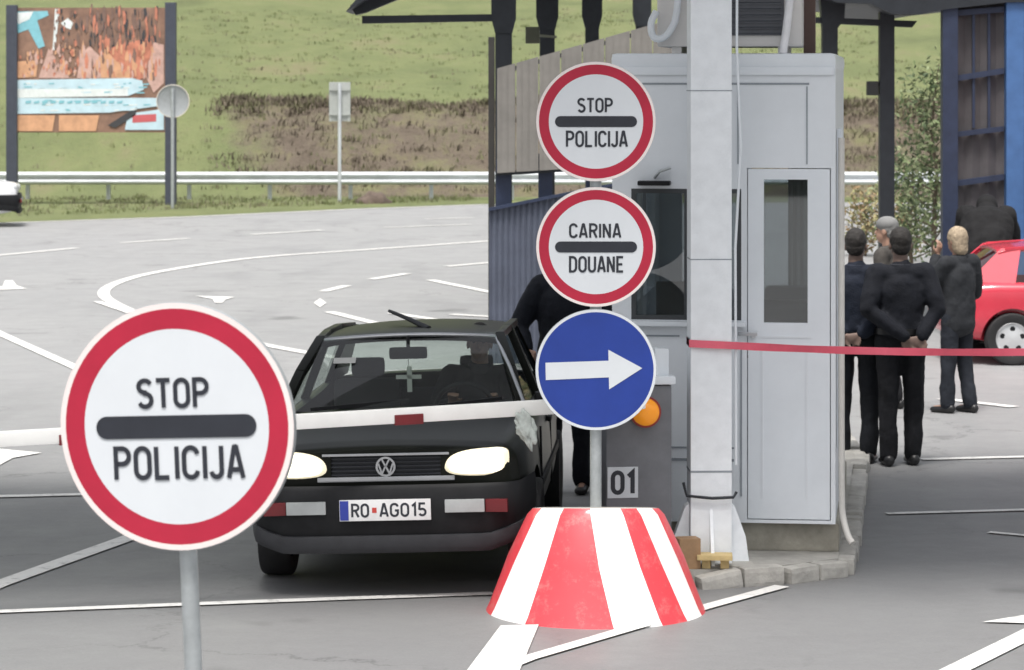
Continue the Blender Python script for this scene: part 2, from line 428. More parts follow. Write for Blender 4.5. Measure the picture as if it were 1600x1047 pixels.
tag(link('hillside', me, None, 180), kind='structure')

# tufts of grass on verge and slope, dry scrub along the bank
def tufts(name, spots, mats, h0, h1, blades, spread, lean=0.6):
    mb = MB()
    for (x, y, z) in spots:
        mi = random.randrange(len(mats)); hh = random.uniform(h0, h1)
        for _ in range(blades):
            a = random.uniform(0, 2 * PI); r = random.uniform(0, spread)
            bx, by = x + math.cos(a) * r, y + math.sin(a) * r
            a2 = random.uniform(0, 2 * PI); ln = random.uniform(.1, lean) * hh * .7; h = hh * random.uniform(.5, 1.1)
            wv = h * random.uniform(.05, .12) + .006
            c, s_ = math.cos(a2), math.sin(a2)
            mb.add([(bx - s_ * wv, by + c * wv, z - .02), (bx + s_ * wv, by - c * wv, z - .02), (bx + c * ln * .5 + s_ * wv * .5, by + s_ * ln * .5 - c * wv * .5, z + h * .65), (bx + c * ln, by + s_ * ln, z + h)], [(0, 1, 2), (0, 2, 3)], mi)
    return mb.build(name, mats, fixn=False)
gm = [mat('tuft_green', (0.135, 0.158, 0.068), 0.9, var=.3, spec=.2), mat('tuft_olive', (0.165, 0.18, 0.082), 0.9, var=.3, spec=.2), mat('tuft_straw', (0.19, 0.178, 0.118), 0.9, var=.25, spec=.2)]
sp = []
for _ in range(2200):
    x = random.uniform(-15, 13); y = random.uniform(77, 118); sp.append((x, y, hill_z(x, y)))
for _ in range(900):
    x = random.uniform(-14, -1); ylim = 64.8 + (x + 11) * .87
    y = random.uniform(max(64.5, ylim + .3), 76.5); sp.append((x, y, .05))
tag(tufts('hill_grass', sp, gm, .05, .13, 7, .22), 'short grass tufts on the slope and verge', 'grass', kind='stuff')
bmts = [mat('scrub_brown', (0.13, 0.108, 0.084), 0.95, var=.3, spec=.2), mat('scrub_tan', (0.165, 0.14, 0.105), 0.95, var=.3, spec=.2), mat('scrub_olive', (0.14, 0.138, 0.078), 0.95, var=.3, spec=.2)]
sp = []
for _ in range(1500):
    x = random.uniform(-7.9, 13); y = random.uniform(76.6, 82.0)
    if random.random() < .45: y = random.uniform(80.0, 82.2)
    sp.append((x, y, hill_z(x, y)))
tag(tufts('dry_scrub', sp, bmts, .06, .22, 18, .42, 1.2), 'dry brown scrub covering the earth bank behind the guardrail', 'scrub', kind='stuff')

# road markings
mk = MB()
def line(pts, wd=.14, z=.009):
    g = [G(*p) for p in pts]; g2 = [(p.x, p.y) for p in g]
    ribbon(mk, g2, wd, False, lambda u, v: (u, v, z))
def patch(pts, z=.009):
    g = [G(*p) for p in pts]; mk.add([(p.x, p.y, z) for p in g], [tuple(range(len(g)))])
line([(-400, 362), (0, 349), (300, 339), (560, 327), (760, 320)], .2)
for a, b in (((-60, 405), (120, 388)), ((190, 380), (295, 373)), ((392, 367), (505, 360)), ((600, 356), (735, 351)), ((665, 342.5), (740, 341))): line([a, b], .16)
cur = chaikin([(765, 377), (600, 389), (400, 402), (300, 416), (200, 434), (150, 458), (195, 484), (270, 508), (400, 538), (560, 566)], 3)
line(cur, .17)
line([(152, 472), (205, 490)], .12, .0105)
for a, b in (((505, 456), (542, 447)), ((580, 437), (637, 428)), ((697, 417), (775, 410)), ((672, 438), (775, 459)), ((515, 488), (600, 509)), ((612, 490), (700, 503)), ((705, 492), (775, 496))): line([a, b], .16)
patch([(490, 474), (500, 467), (510, 474), (500, 481)])
patch([(-10, 454), (42, 452), (26, 447), (20, 439), (8, 439), (4, 448), (-10, 450)])
patch([(304, 463), (367, 465), (352, 469), (348, 474), (336, 474), (332, 468)])
line([(-60, 492), (0, 522), (120, 576), (260, 640)], .14)
patch([(-30, 700), (65, 709), (20, 717), (0, 728), (-30, 730)])
line([(-40, 778), (330, 769)], .12)
line([(-40, 930), (0, 914), (190, 846), (330, 795)], .14)
line([(-40, 959), (400, 942), (770, 929)], .10)
patch([(782, 980), (842, 978), (808, 1060), (722, 1060)])
line([(740, 1064), (825, 1031), (985, 984), (1105, 950), (1222, 918)], .10, .0105)
line([(1440, 719), (1640, 714)], .11); line([(1385, 804), (1640, 797)], .09)
line([(1545, 833), (1600, 838), (1660, 846)], .07)
patch([(1535, 974), (1620, 960), (1640, 968), (1600, 976)])
line([(1440, 1075), (1600, 996), (1700, 946)], .14)
line([(1470, 624), (1585, 637)], .14)
tag(mk.build('road_markings', M_white_paint), kind='structure')

# island with kerb stones
isl = [(0.56, 17.92), (1.08, 17.86), (1.60, 18.02), (1.98, 18.30), (2.05, 18.8), (2.66, 23.4), (2.8, 30), (1.2, 30), (0.62, 23)]
mb = MB(); mb.prism(isl, -.05, .10, axis='Z')
tag(mb.build('island_pavement', M_concrete), kind='structure')
mb = MB()
run = isl[:6] + [isl[6]]
for a, b in zip(run[:-1], run[1:]):
    a = Vector(a); b = Vector(b); L = (b - a).length; n = max(1, round(L / .3))
    for i in range(n):
        p = a + (b - a) * ((i + .02) / n); q = a + (b - a) * ((i + .98) / n)
        off = Vector(((b - a).y, -(b - a).x)).normalized() * (.045 + random.uniform(-.01, .012))
        mb.bar((p.x + off.x, p.y + off.y, .055 + random.uniform(-.05, .0)), (q.x + off.x, q.y + off.y, .055 + random.uniform(-.05, .0)), .13, .12, bev=.03)
tag(mb.build('kerb', M_kerb), kind='structure')

# ================================================================= ROAD SIGNS
def disc_plate(mb, Rr, rings, th=.02):
    """rings: [(r_outer_fraction, mat_index)] from rim to centre; faces -y"""
    n = 72
    rad = [Rr * r for r, _ in rings] + [0.0005]
    for i, (r, mi) in enumerate(rings):
        mb.lathe([(rad[i], -.0), (rad[i + 1], -.0)], n, 'Y', m=mi)
    mb.lathe([(Rr, 0), (Rr * 1.004, .004), (Rr * 1.004, th), (Rr * .97, th + .002), (Rr * .96, .008), (.0005, .008)], n, 'Y', m=len(set(m for _, m in rings)))
RS = .338
def prohibition(parent, z, top, bottom, wtop, wbot, tilt=0.0, y=-.055):
    mb = MB(); disc_plate(mb, RS, [(1, 2), (.955, 1), (.79, 0)])
    p = mb.build('sign_plate', [M_sign_white, M_sign_red, M_edge, M_alu], parent, 30, (0, y, z)); p.rotation_euler = (0, tilt, 0)
    b = MB(); hw, hh = .232, .031
    poly = [(hw - hh + hh * math.cos(a), hh * math.sin(a)) for a in [(-90 + 15 * k) * PI / 180 for k in range(13)]] + [(-hw + hh + hh * math.cos(a), hh * math.sin(a)) for a in [(90 + 15 * k) * PI / 180 for k in range(13)]]
    b.prism(poly, -.0025, -.0008); b.build('bar_symbol', M_sign_black, p)
    t = MB(); lettering(t, top, -.005, .092, wtop, .078, -.0022, .16); t.build('lettering', M_sign_black, p)
    t = MB(); lettering(t, bottom, .004, -.098, wbot, .088, -.0022, .15); t.build('lettering', M_sign_black, p)
    for dz in (-.14, .14):
        cl = MB(); cl.box((0, .03, dz), (.09, .035, .03), bev=.004); cl.build('clamp', M_galv, p)
    return p
big = thing('road_sign', 'largest red ringed sign reading STOP POLICIJA, alone on a thin leaning pole', 'road sign', tuple(P(283, 668, 8.27).xy) + (0,), R(-14))
big.rotation_euler = (0, R(-2.6), R(-14))
zc = CH - (668 - HY) / F * 8.2
big.location.x += zc * math.tan(R(2.6))
mb = MB(); mb.tube([(0, 0, -.02), (0, 0, zc + .26)], .0245, 20)
mb.build('pole', M_galv, big, 40)
prohibition(big, zc, 'STOP', 'POLICIJA', .205, .375)

post = thing('sign_post', 'sign post in red and white striped base with two red ringed plates above blue arrow', 'road sign', (.475, 17.1, 0))
mb = MB(); z0, z1 = .0, .625; r0, r1 = .622, .375
bz = [(-72.5, -60, 1), (-40.6, -31, 0), (7.7, -6.5, 1), (34.7, 21, 0), (53.4, 38, 1), (71.4, 61, 0)]
# stripes: boundaries in azimuth at base and top, walking round the cone
B0 = [-112, -72.5, -40.6, 7.7, 34.7, 53.4, 71.4, 110, 140, 175, 205, 248]
B1 = [-95, -60, -31.6, -6.5, 21, 38, 61, 100, 140, 175, 210, 265]
NS = 10; prof = [(0, 0), (.06, -.004), (.5, 0), (.94, 0), (1, -.018)]
for k in range(12):
    a0, b0 = B0[k], (B0[k + 1] if k < 11 else B0[0] + 360)
    a1, b1 = B1[k], (B1[k + 1] if k < 11 else B1[0] + 360)
    vs = []
    for t, dr in prof:
        for i in range(NS + 1):
            u = i / NS; aa = R((a0 + (b0 - a0) * u) * (1 - t) + (a1 + (b1 - a1) * u) * t)
            rr = r0 + (r1 - r0) * t + dr
            vs.append((rr * math.sin(aa), -rr * math.cos(aa), z0 + (z1 - z0) * t))
    vs = [(v[0], v[1], v[2] - (.10 * (v[1] / r1 + 1) / 2 if v[2] > z1 - .01 else (.094 * (v[1] / r1 + 1) / 2 if v[2] > .5 else 0))) for v in vs]
    n1 = NS + 1
    mb.add(vs, [(j * n1 + i, j * n1 + i + 1, (j + 1) * n1 + i + 1, (j + 1) * n1 + i) for j in range(len(prof) - 1) for i in range(NS)], 1 if k % 2 == 0 else 0)
q0 = len(mb.v); mb.lathe([(r1 - .018, z1), (r1 - .06, z1 + .004), (.0005, z1 + .006)], 60, m=2)
mb.v[q0:] = [(v[0], v[1], v[2] - .10 * (v[1] / r1 + 1) / 2) for v in mb.v[q0:]]
M_base_red = worn_paint('base_red', (0.62, 0.045, 0.06), (0.50, 0.20, 0.19), .6)
M_base_white = worn_paint('base_white', (0.83, 0.82, 0.80), (0.66, 0.65, 0.63), .5)
for m_ in (M_base_red, M_base_white): m_.node_tree.nodes['Principled BSDF'].inputs['Coat Weight'].default_value = .25
bs = mb.build('concrete_base', [M_base_white, M_base_red, M_concrete], post, 40)
mb = MB(); mb.tube([(0, 0, .4), (0, 0, 3.02)], .033, 22); mb.build('pole', M_galv, post, 40)
zz = lambda py: CH - (py - HY) / F * 17.04
prohibition(post, zz(190), 'STOP', 'POLICIJA', .196, .345)
prohibition(post, zz(386), 'CARINA', 'DOUANE', .29, .31)
mb = MB(); disc_plate(mb, RS * 1.01, [(1, 0), (.955, 1)])
p = mb.build('sign_plate', [M_sign_white, M_sign_blue, M_alu], post, 30, (0, -.055, zz(578))); p['label'] = 'blue round plate with a white arrow pointing right'
b = MB(); b.prism([(-.285, -.052), (.072, -.044), (.072, -.112), (.262, .004), (.072, .112), (.072, .050), (-.285, .046)], -.0025, -.0008)
o = b.build('arrow_symbol', M_sign_white, p); o.rotation_euler = (0, R(-1.2), 0)
for dz in (-.14, .14):
    cl = MB(); cl.box((0, .03, dz), (.09, .035, .03), bev=.004); cl.build('clamp', M_galv, p)

# ================================================================= BARRIER
bar_t = thing('barrier_gate', 'lowered white barrier arm with its dark grey cabinet and orange lamp beside the striped base', 'barrier', (.735, 18.15, .10), R(8))
cab_h = 1.08
mb = MB(); mb.box((0, 0, cab_h / 2), (.40, .34, cab_h), bev=.02); mb.build('cabinet', mat('cabinet_grey', (.165, .17, .185), .5, .1, .15, 5), bar_t, 40)
mb = MB(); mb.box((.0, 0, cab_h + .03), (.44, .38, .05), bev=.015); mb.box((.15, -.05, cab_h + .13), (.09, .12, .17), bev=.02); mb.build('cabinet_lid', M_booth2, bar_t, 40)
mb = MB(); mb.lathe([(.082, 0), (.082, -.03), (.075, -.055), (.055, -.08), (.03, -.09), (.001, -.092)], 28, 'Y', (.035, -.172, .925)); mb.build('orange_lamp', mat('lamp_orange', (.85, .30, .02), .25, 0, .1, 6, emit=.25), bar_t, 60)
mb = MB(); mb.lathe([(.094, 0), (.094, -.022), (.083, -.024)], 28, 'Y', (.035, -.172, .925)); mb.build('lamp_ring', mat('lamp_ring_red', (.28, .03, .02), .4), bar_t, 60)
mb = MB(); mb.box((-.10, -.173, .505), (.185, .006, .185), bev=.002)
st = mb.build('number_plate', M_sign_white, bar_t)
t = MB(); lettering(t, '01', -.10, .505, .135, .13, -.1775, .2); t.build('lettering', M_sign_black, st)
# arm (world points turned into the barrier's local frame)
Mi = (Matrix.Translation(Vector((.735, 18.15, .10))) @ Matrix.Rotation(R(8), 4, 'Z')).inverted()
A0 = Mi @ Vector((.78, 17.72, 1.115)); A1 = Mi @ Vector((-4.6, 16.28, .955))
mb = MB(); mb.bar(A0, A1, .045, .088, bev=.014)
arm = mb.build('arm', mat('arm_white', (.80, .80, .78), .4, 0, .05, 6), bar_t, 50)
def along(x):
    a = Vector((.78, 17.72, 1.115)); b_ = Vector((-4.6, 16.28, .955)); t_ = (x - a.x) / (b_.x - a.x); return a + (b_ - a) * t_
for xw in (-.598, -2.45):
    mb = MB(); q = along(xw); dv = (A1 - A0).normalized()
    c = Mi @ (q + Vector((.0, -.0, -.022)))
    mb.bar(c - dv * .085, c + dv * .085, .066, .06, bev=.006); mb.build('reflector', mat('reflector_red', (.15, .014, .018), .3), arm, 50)
mb = MB(); c = Mi @ Vector((.585, 17.80, 1.09)); mb.box(c, (.22, .16, .18), bev=.02); mb.build('arm_bracket', M_dark_steel, bar_t, 40)
mb = MB(); q = along(.085); bm = bmesh.new(); bmesh.ops.create_icosphere(bm, subdivisions=4, radius=1)
for v in bm.verts:
    k = 1 + .55 * mn.noise(v.co * 1.9 + Vector((3, 1, 7))) + .22 * mn.noise(v.co * 5.3)
    z = v.co.z * .105 * k; v.co = Vector((v.co.x * .050 * k * (1.15 - .9 * min(1, max(0, -z * 6))) - z * .28, v.co.y * .022 * k, z))
mb.bm(bm, Matrix.Translation(q + Vector((0, -.045, -.125)))); bm.free()
tag(mb.build('lump', mat('lump_pale', (.42, .46, .44), .8, 0, .3, 18), None, 180), 'pale lump standing in for an unidentified patch under the right end of the barrier arm', 'lump')  # deformed sphere standing in for an unidentified pale patch

# ================================================================= CANOPY OVER THE LANES, WHITE PILLARS
cz = 5.7
cp = thing('canopy', 'wide flat canopy roof over the checkpoint lanes, out of view above the white pillar', 'canopy', (0, 0, 0))
mb = MB(); mb.box((.8, 18.45, cz + .15), (16, 5.4, .3), Matrix.Rotation(R(7), 3, 'Z'), .03); mb.build('roof', M_booth, cp)
def pillar(x, y, label, z0=.10):
    t = thing('pillar', label, 'pillar', (x, y, z0), R(2))
    h = cz - z0 - .02
    mb = MB(); mb.box((0, 0, h / 2), (.247, .247, h), bev=.006); mb.build('shaft', M_pillar, t)
    for sx, sy in ((1, 0), (-1, 0), (0, 1), (0, -1)):
        mb = MB()
        if sx: mb.prism([(sx * .126, .012), (sx * .235, .012), (sx * .215, .16), (sx * .15, .34), (sx * .126, .36)], -.05, .05)
        else: mb.prism([(sy * .126, .012), (sy * .235, .012), (sy * .17, .2), (sy * .126, .34)], -.01, .01, axis='X')
        mb.build('base_gusset', M_pillar, t)
    mb = MB(); mb.box((0, 0, .006), (.50, .46, .012), bev=.003); mb.build('base_plate', M_concrete, t)
    mb = MB()
    for z in (1.83, 2.84): mb.box((0, 0, z), (.2515, .2515, .006))
    mb.box((0, 0, .56), (.251, .251, .012)); mb.build('joint_band', M_groove, t)
    return t
pl = pillar(1.188, 18.16, 'white square steel pillar with splayed base in front of the booth')
pr = pillar(4.6, 18.4, 'white square steel pillar outside the frame holding the red tape end', 0)
mb = MB(); mb.tube([(.16, -.11, 4.5), (.155, -.11, 3.1), (.18, -.10, 2.5), (.145, -.12, 1.9), (.15, -.12, .6)], .008, 8); mb.build('cable', M_booth2, pl, 60)
mb = MB(); mb.tube([(-.17, -.15, .50), (-.15, -.15, .42), (.0, -.152, .405), (.13, -.15, .41), (.15, -.14, .44)], .009, 8); mb.build('tie_wire', M_dark_steel, pl, 60)

# red tape
mb = MB()
pa = Vector((1.058, 18.02, 1.428)); pb = Vector((1.322, 18.02, 1.416)); pc = Vector((4.47, 18.25, 1.405))
pts = [pa + Vector((0, .26, 0)), pa, pb] + [pb.lerp(pc, k / 24) + Vector((0, 0, -.045 * 4 * (k / 24) * (1 - k / 24))) for k in range(1, 25)]
def strap(pts, h, tw):
    vs = []
    for i, p in enumerate(pts):
        a = math.sin(i * .9) * tw; up = Vector((0, math.sin(a), math.cos(a))) * h / 2
        vs += [p + up, p - up, p - up + Vector((0, .003, 0)), p + up + Vector((0, .003, 0))]
    n = len(pts); fs = []
    for i in range(n - 1):
        for k in range(4): fs.append((i * 4 + k, i * 4 + (k + 1) % 4, i * 4 + 4 + (k + 1) % 4, i * 4 + 4 + k))
    mb.add(vs, fs)
strap(pts, .046, .4)
tag(mb.build('barrier_tape', mat('tape_red', (.66, .09, .14), .4, 0, .2, 3), None, 60), 'red tape stretched from the white pillar across the right lane', 'tape')

# ================================================================= BOOTH
YB = R(-7.2)
bo = thing('booth', 'pale grey control booth with a dark window and glazed door behind the white pillar', 'booth', (1.985, 18.5, .10), YB)
U = lambda px: (px - 1303) / 253.0
Zb = lambda py: CH - .10 - (py - HY) / 253.0
x0, x1 = U(955), 0.0; zb, zt = Zb(815), Zb(96); DEP = 3.1; T = .06
wu = (U(985), U(1157), Zb(500), Zb(295)); du = (U(1192), U(1260), Zb(503), Zb(280))
mb = MB()
def panel(ua, ub, za, zb_): mb.box(((ua + ub) / 2, T / 2, (za + zb_) / 2), (ub - ua, T, zb_ - za))
dl_, dr_ = U(1166), U(1296); dz0, dz1 = zb + .02, Zb(262)
panel(x0, wu[0], zb, zt); panel(wu[0], wu[1], zb, wu[2]); panel(wu[0], wu[1], wu[3], zt); panel(wu[1], dl_, zb, zt); panel(dl_, dr_, dz1, zt); panel(dl_, dr_, zb, dz0); panel(dr_, x1, zb, zt)
# side and back walls with window openings
def side(xc, openings):
    ya = T
    for (ya_, yb_, za, zc_) in openings:
        mb.box((xc, (ya + ya_) / 2, (zb + zt) / 2), (T, ya_ - ya, zt - zb)); mb.box((xc, (ya_ + yb_) / 2, (zb + za) / 2), (T, yb_ - ya_, za - zb)); mb.box((xc, (ya_ + yb_) / 2, (zc_ + zt) / 2), (T, yb_ - ya_, zt - zc_)); ya = yb_
    mb.box((xc, (ya + DEP - T) / 2, (zb + zt) / 2), (T, DEP - T - ya, zt - zb))
side(x0 + T / 2, [(.4, 1.4, 1.45, 2.25), (1.6, 2.6, 1.45, 2.25)]); side(x1 - T / 2, [(.5, 1.3, 1.45, 2.25), (1.6, 2.6, 1.45, 2.25)])
yb_ = DEP - T / 2
mb.box(((x0 + x1) / 2, yb_, (zb + 1.4) / 2), (x1 - x0, T, 1.4 - zb)); mb.box(((x0 + x1) / 2, yb_, (2.28 + zt) / 2), (x1 - x0, T, zt - 2.28))
mb.box((x0 + .11, yb_, 1.84), (.22, T, .88)); mb.box((x1 - .11, yb_, 1.84), (.22, T, .88)); mb.box(((x0 + x1) / 2, yb_, 1.84), (.06, T, .88))
mb.box(((x0 + x1) / 2, DEP / 2, zb + .02), (x1 - x0 - 2 * T, DEP - 2 * T, .04))
mb.build('wall', M_booth, bo)
mb = MB(); cx_ = (x0 + x1) / 2
mb.box((cx_, DEP / 2, zt + .0), (x1 - x0 + .012, DEP + .03, .10), bev=.035); mb.box((cx_, -.012, zt - .06), (x1 - x0 - .02, .02, .05), bev=.006); mb.build('roof', M_booth2, bo, 40)
# door leaf
mb = MB(); TD = .045
def dpan(ua, ub, za, zc_): mb.box(((ua + ub) / 2, .0 + TD / 2 + .004, (za + zc_) / 2), (ub - ua, TD, zc_ - za))
g = .006
dpan(dl_ + g, du[0], dz0 + g, dz1 - g); dpan(du[1], dr_ - g, dz0 + g, dz1 - g); dpan(du[0], du[1], dz0 + g, du[2]); dpan(du[0], du[1], du[3], dz1 - g)
door = mb.build('door', M_booth2, bo)
mb = MB(); mb.box(((du[0] + du[1]) / 2, .028, (du[2] + du[3]) / 2), (du[1] - du[0], .008, du[3] - du[2])); mb.build('pane', M_glass_booth, door)
mb = MB()
for ux in (U(1190), U(1259)): mb.box((ux, .003, (dz0 + du[2] - .12) / 2 + .05), (.012, .010, du[2] - dz0 - .3))
mb.box(((du[0] + du[1]) / 2, .003, Zb(525)), (du[1] - du[0] + .04, .010, .012)); mb.build('door_moulding', M_booth, door)
mb = MB(); hx = U(1176); mb.box((hx, -.02, Zb(522)), (.03, .05, .03), bev=.006); mb.box((hx - .035, -.035, Zb(520)), (.12, .022, .024), bev=.008); mb.build('handle', M_silver, door, 40)
# window frame and glass
mb = MB(); fw = .028
for (a_, b_, c_, d_) in ((wu[0], wu[1], wu[2], wu[2] + fw), (wu[0], wu[1], wu[3] - fw, wu[3]), (wu[0], wu[0] + fw, wu[2] + fw, wu[3] - fw), (wu[1] - fw, wu[1], wu[2] + fw, wu[3] - fw), ((wu[0] + wu[1]) / 2 - .012, (wu[0] + wu[1]) / 2 + .012, wu[2] + fw, wu[3] - fw)):
    mb.box(((a_ + b_) / 2, .022, (c_ + d_) / 2), (b_ - a_, .04, d_ - c_))
wf = mb.build('window', mat('window_frame_dark', (.05, .055, .06), .5), bo)
mb = MB(); mb.box(((wu[0] + wu[1]) / 2, .03, (wu[2] + wu[3]) / 2), (wu[1] - wu[0] - 2 * fw, .006, wu[3] - wu[2] - 2 * fw)); mb.build('pane', M_glass_booth, wf)
mb = MB(); mb.box(((wu[0] + wu[1]) / 2, -.03, wu[2] - .02), (wu[1] - wu[0] + .06, .09, .03), bev=.006); mb.build('sill', M_booth2, wf)
# joint lines, lintel lamp, downpipe
for c_, s_ in [((a[0], -.001, a[1]), (a[2], .008 + .001 * k_, a[3])) for k_, a in enumerate((((x0 + x1) / 2 - .05, Zb(131), x1 - x0 - .22, .012), (U(1259), (Zb(135) + Zb(256)) / 2, .008, Zb(135) - Zb(256)), (U(1152), (Zb(135) + Zb(256)) / 2, .008, Zb(135) - Zb(256)), (U(1010), Zb(525), .4, .010), (U(1075), Zb(699), .56, .010), (U(1075), Zb(718), .56, .016), (U(1157), (Zb(540) + Zb(775)) / 2, .010, .92)))]:
    mb = MB(); mb.box(c_, s_); mb.build('panel_joint', M_groove, bo)
mb = MB(); mb.box((U(1022), -.05, Zb(286)), (.20, .11, .028), bev=.008); lamp = mb.build('wall_lamp', M_black_pl, bo, 40)
mb = MB(); mb.tube([(U(1022), -.02, Zb(278)), (U(1030), -.05, Zb(268)), (U(1048), -.05, Zb(262))], .009, 8); mb.build('bracket', M_galv, lamp, 60)
mb = MB(); mb.tube(chaikin([(x1 + .035, .06, Zb(215)), (x1 + .035, .06, Zb(780)), (x1 + .045, .04, Zb(806)), (x1 + .075, -.02, Zb(832)), (x1 + .105, -.05, Zb(842))], 2), .02, 12); mb.build('downpipe', mat('pipe_cream', (.66, .64, .60), .45), bo, 50)
mb = MB(); mb.box((x1 + .02, .35, 1.6), (.035, .10, 2.0), bev=.01); mb.build('conduit', M_booth, bo)
# plinth
mb = MB(); mb.box(((x0 + x1) / 2 + .02, DEP / 2 + .05, (zb) / 2 - .002), (x1 - x0 + .0, DEP, zb - .004), bev=.012); mb.build('plinth', mat('plinth_concrete', (.30, .285, .24), .9, 0, .3, 4, .3, 20), bo)
# interior
mb = MB(); mb.box((-.72, .62, 1.18), (1.1, .55, .04), bev=.008); mb.box((-1.15, .62, .72), (.05, .5, .88)); mb.box((-.25, .62, .72), (.05, .5, .88)); mb.build('desk', mat('desk_brown', (.12, .085, .06), .5), bo)
mb = MB()
for k in range(8): mb.tube([(-.32 + k * .022, 1.35 + .012 * (k % 2), 1.3), (-.32 + k * .022, 1.35 + .012 * (k % 2), 2.5)], .016, 8)
for k in range(7): mb.tube([(-.93 + k * .02, 1.15 + .012 * (k % 2), 1.45), (-.93 + k * .02, 1.15 + .012 * (k % 2), 2.5)], .016, 8)
mb.build('curtain', mat('curtain_cream', (.62, .62, .56), .8), bo, 60)
mb = MB(); mb.box((-.98, .75, 1.46), (.36, .05, .30), bev=.012); mb.box((-.98, .78, 1.25), (.06, .05, .14)); mb.build('monitor', M_black_pl, bo, 40)
mb = MB(); mb.box((-.30, .60, 1.36), (.42, .30, .30), bev=.03); mb.box((-.28, .52, 1.56), (.34, .2, .08), bev=.02); mb.build('printer', mat('printer_grey', (.15, .155, .16), .5), bo, 40)
# rooftop cooling unit
ru = thing('rooftop_unit', 'off white cooling unit with a dark grille standing on the booth roof', 'cooling unit', Vector((1.985, 18.5, .10)) + Matrix.Rotation(YB, 3, 'Z') @ Vector((0, 0, zt + .052)), YB)
ua, ub = U(1022), U(1250); H = .95
M_unit = mat('unit_white', (.70, .68, .66), .5, 0, .06, 4)
mb = MB(); mb.box(((ua + ub) / 2, .55, H / 2 + .04), (ub - ua, .75, H), bev=.02)
for fx in (ua + .12, ub - .12): mb.box((fx, .55, .02), (.06, .7, .04))
mb.build('housing', M_unit, ru, 40)
mb = MB(); ga, gb = U(1080), U(1222); mb.box(((ga + gb) / 2, .172, H / 2 + .07), (gb - ga, .012, H - .08), bev=.004)
for k in range(22): mb.box(((ga + gb) / 2, .163, .12 + k * .038), (gb - ga - .04, .02, .010), Matrix.Rotation(R(30), 3, 'X'))
mb.build('grille', mat('grille_grey', (.105, .11, .125), .55, .1, .2, 3), ru)
mb = MB(); mb.tube(chaikin([(U(1058), .12, H), (U(1058), .12, .25), (U(1040), .10, .10), (U(1018), .10, .08), (U(1012), .10, .18), (U(1022), .12, .26)], 2), .022, 12); mb.build('hose', M_booth2, ru, 60)
mb = MB(); mb.tube(chaikin([(U(1233), .12, H), (U(1233), .12, .42), (U(1228), .11, .2), (U(1221), .06, -.005)], 2), .025, 12); mb.build('hose', mat('hose_white', (.82, .82, .84), .4), ru, 60)
mb = MB(); mb.box((U(1259), .60, H / 2 + .02), (.075, .08, H + .1), bev=.006); mb.build('brown_post', mat('post_brown', (.10, .06, .05), .6), ru)
# boxes by the pillar
mb = MB(); mb.box((0, 0, .09), (.13, .12, .18), bev=.005)
o = mb.build('cardboard_box', mat('cardboard', (.32, .20, .11), .8, 0, .15, 8), None, 30, (1.045, 17.94, .101)); o.rotation_euler = (0, 0, R(12)); tag(o, 'small upright brown box beside the striped base', 'box')
mb = MB(); mb.box((0, 0, .07), (.21, .14, .03), bev=.004); mb.box((-.05, .02, .028), (.05, .09, .054)); mb.box((.06, .02, .028), (.05, .09, .054))
o = mb.build('wooden_board', mat('board_wood', (.55, .42, .20), .7, 0, .15, 12), None, 30, (1.205, 17.925, .101)); o.rotation_euler = (0, 0, R(-3)); tag(o, 'pale yellow wooden board lying at the foot of the white pillar', 'board')

# ================================================================= DARK STEEL SHELTER BEHIND
def pxpoly(pts, d): return [(P(a, b, d).x, P(a, b, d).z) for a, b in pts]
sh = thing('shelter', 'dark steel shelter with pitched roof and column row above the beige screen', 'shelter', (0, 0, 0))
mb = MB(); mb.prism(pxpoly([(780, -55), (1040, -120), (1040, -150), (780, -85)], 34), 33.4, 47); mb.build('roof', M_dark_steel, sh)
mb = MB(); mb.prism(pxpoly([(545, 20), (600, -14), (779, -54), (779, -85), (560, 2)], 34), 33.4, 34.9); mb.build('roof_overhang', M_dark_steel, sh)
mb = MB(); mb.prism(pxpoly([(566, 25), (790, 22), (790, 33), (566, 37)], 34), 33.95, 34.05)
mb.prism(pxpoly([(548, 8), (640, -20), (640, -8), (572, 20), (556, 24)], 34), 33.9, 34.1); mb.build('tie_beam', M_dark_steel, sh)
for (px, d) in ((787, 34), (855, 38), (925, 42), (1003, 46)):
    x = (px - 800) / F * d; ztop = P(0, -70, d).z + .3
    mb = MB(); mb.box((x, d, ztop / 2), (.19, .19, ztop), bev=.01)
    zh = P(0, 8, d).z
    mb.prism([(x - .14, ztop), (x - .14, zh - .15), (x - .096, zh - .32), (x + .096, zh - .32), (x + .14, zh - .15), (x + .14, ztop)], d - .11, d + .11)
    mb.build('column', M_dark_steel, sh)
mb = MB(); q = P(832, 55, 36.5); mb.box(q, (.17, .2, .2), bev=.01); mb.bar(q, (q.x + .3, 38 - .06, q.z), .03, .03); mb.build('floodlight', mat('lamp_olive', (.07, .075, .05), .6), sh)
mb = MB()
for d in (38, 42, 46):
    mb.bar(((855 - 800) / F * 38 + .15 * (d - 38), d, P(0, -2, 38).z + .25), ((855 - 800) / F * 38 + .15 * (d - 38) + .5, d - 3.5, P(0, -2, 34).z + .35), .07, .07)
mb.build('brace', M_dark_steel, sh)

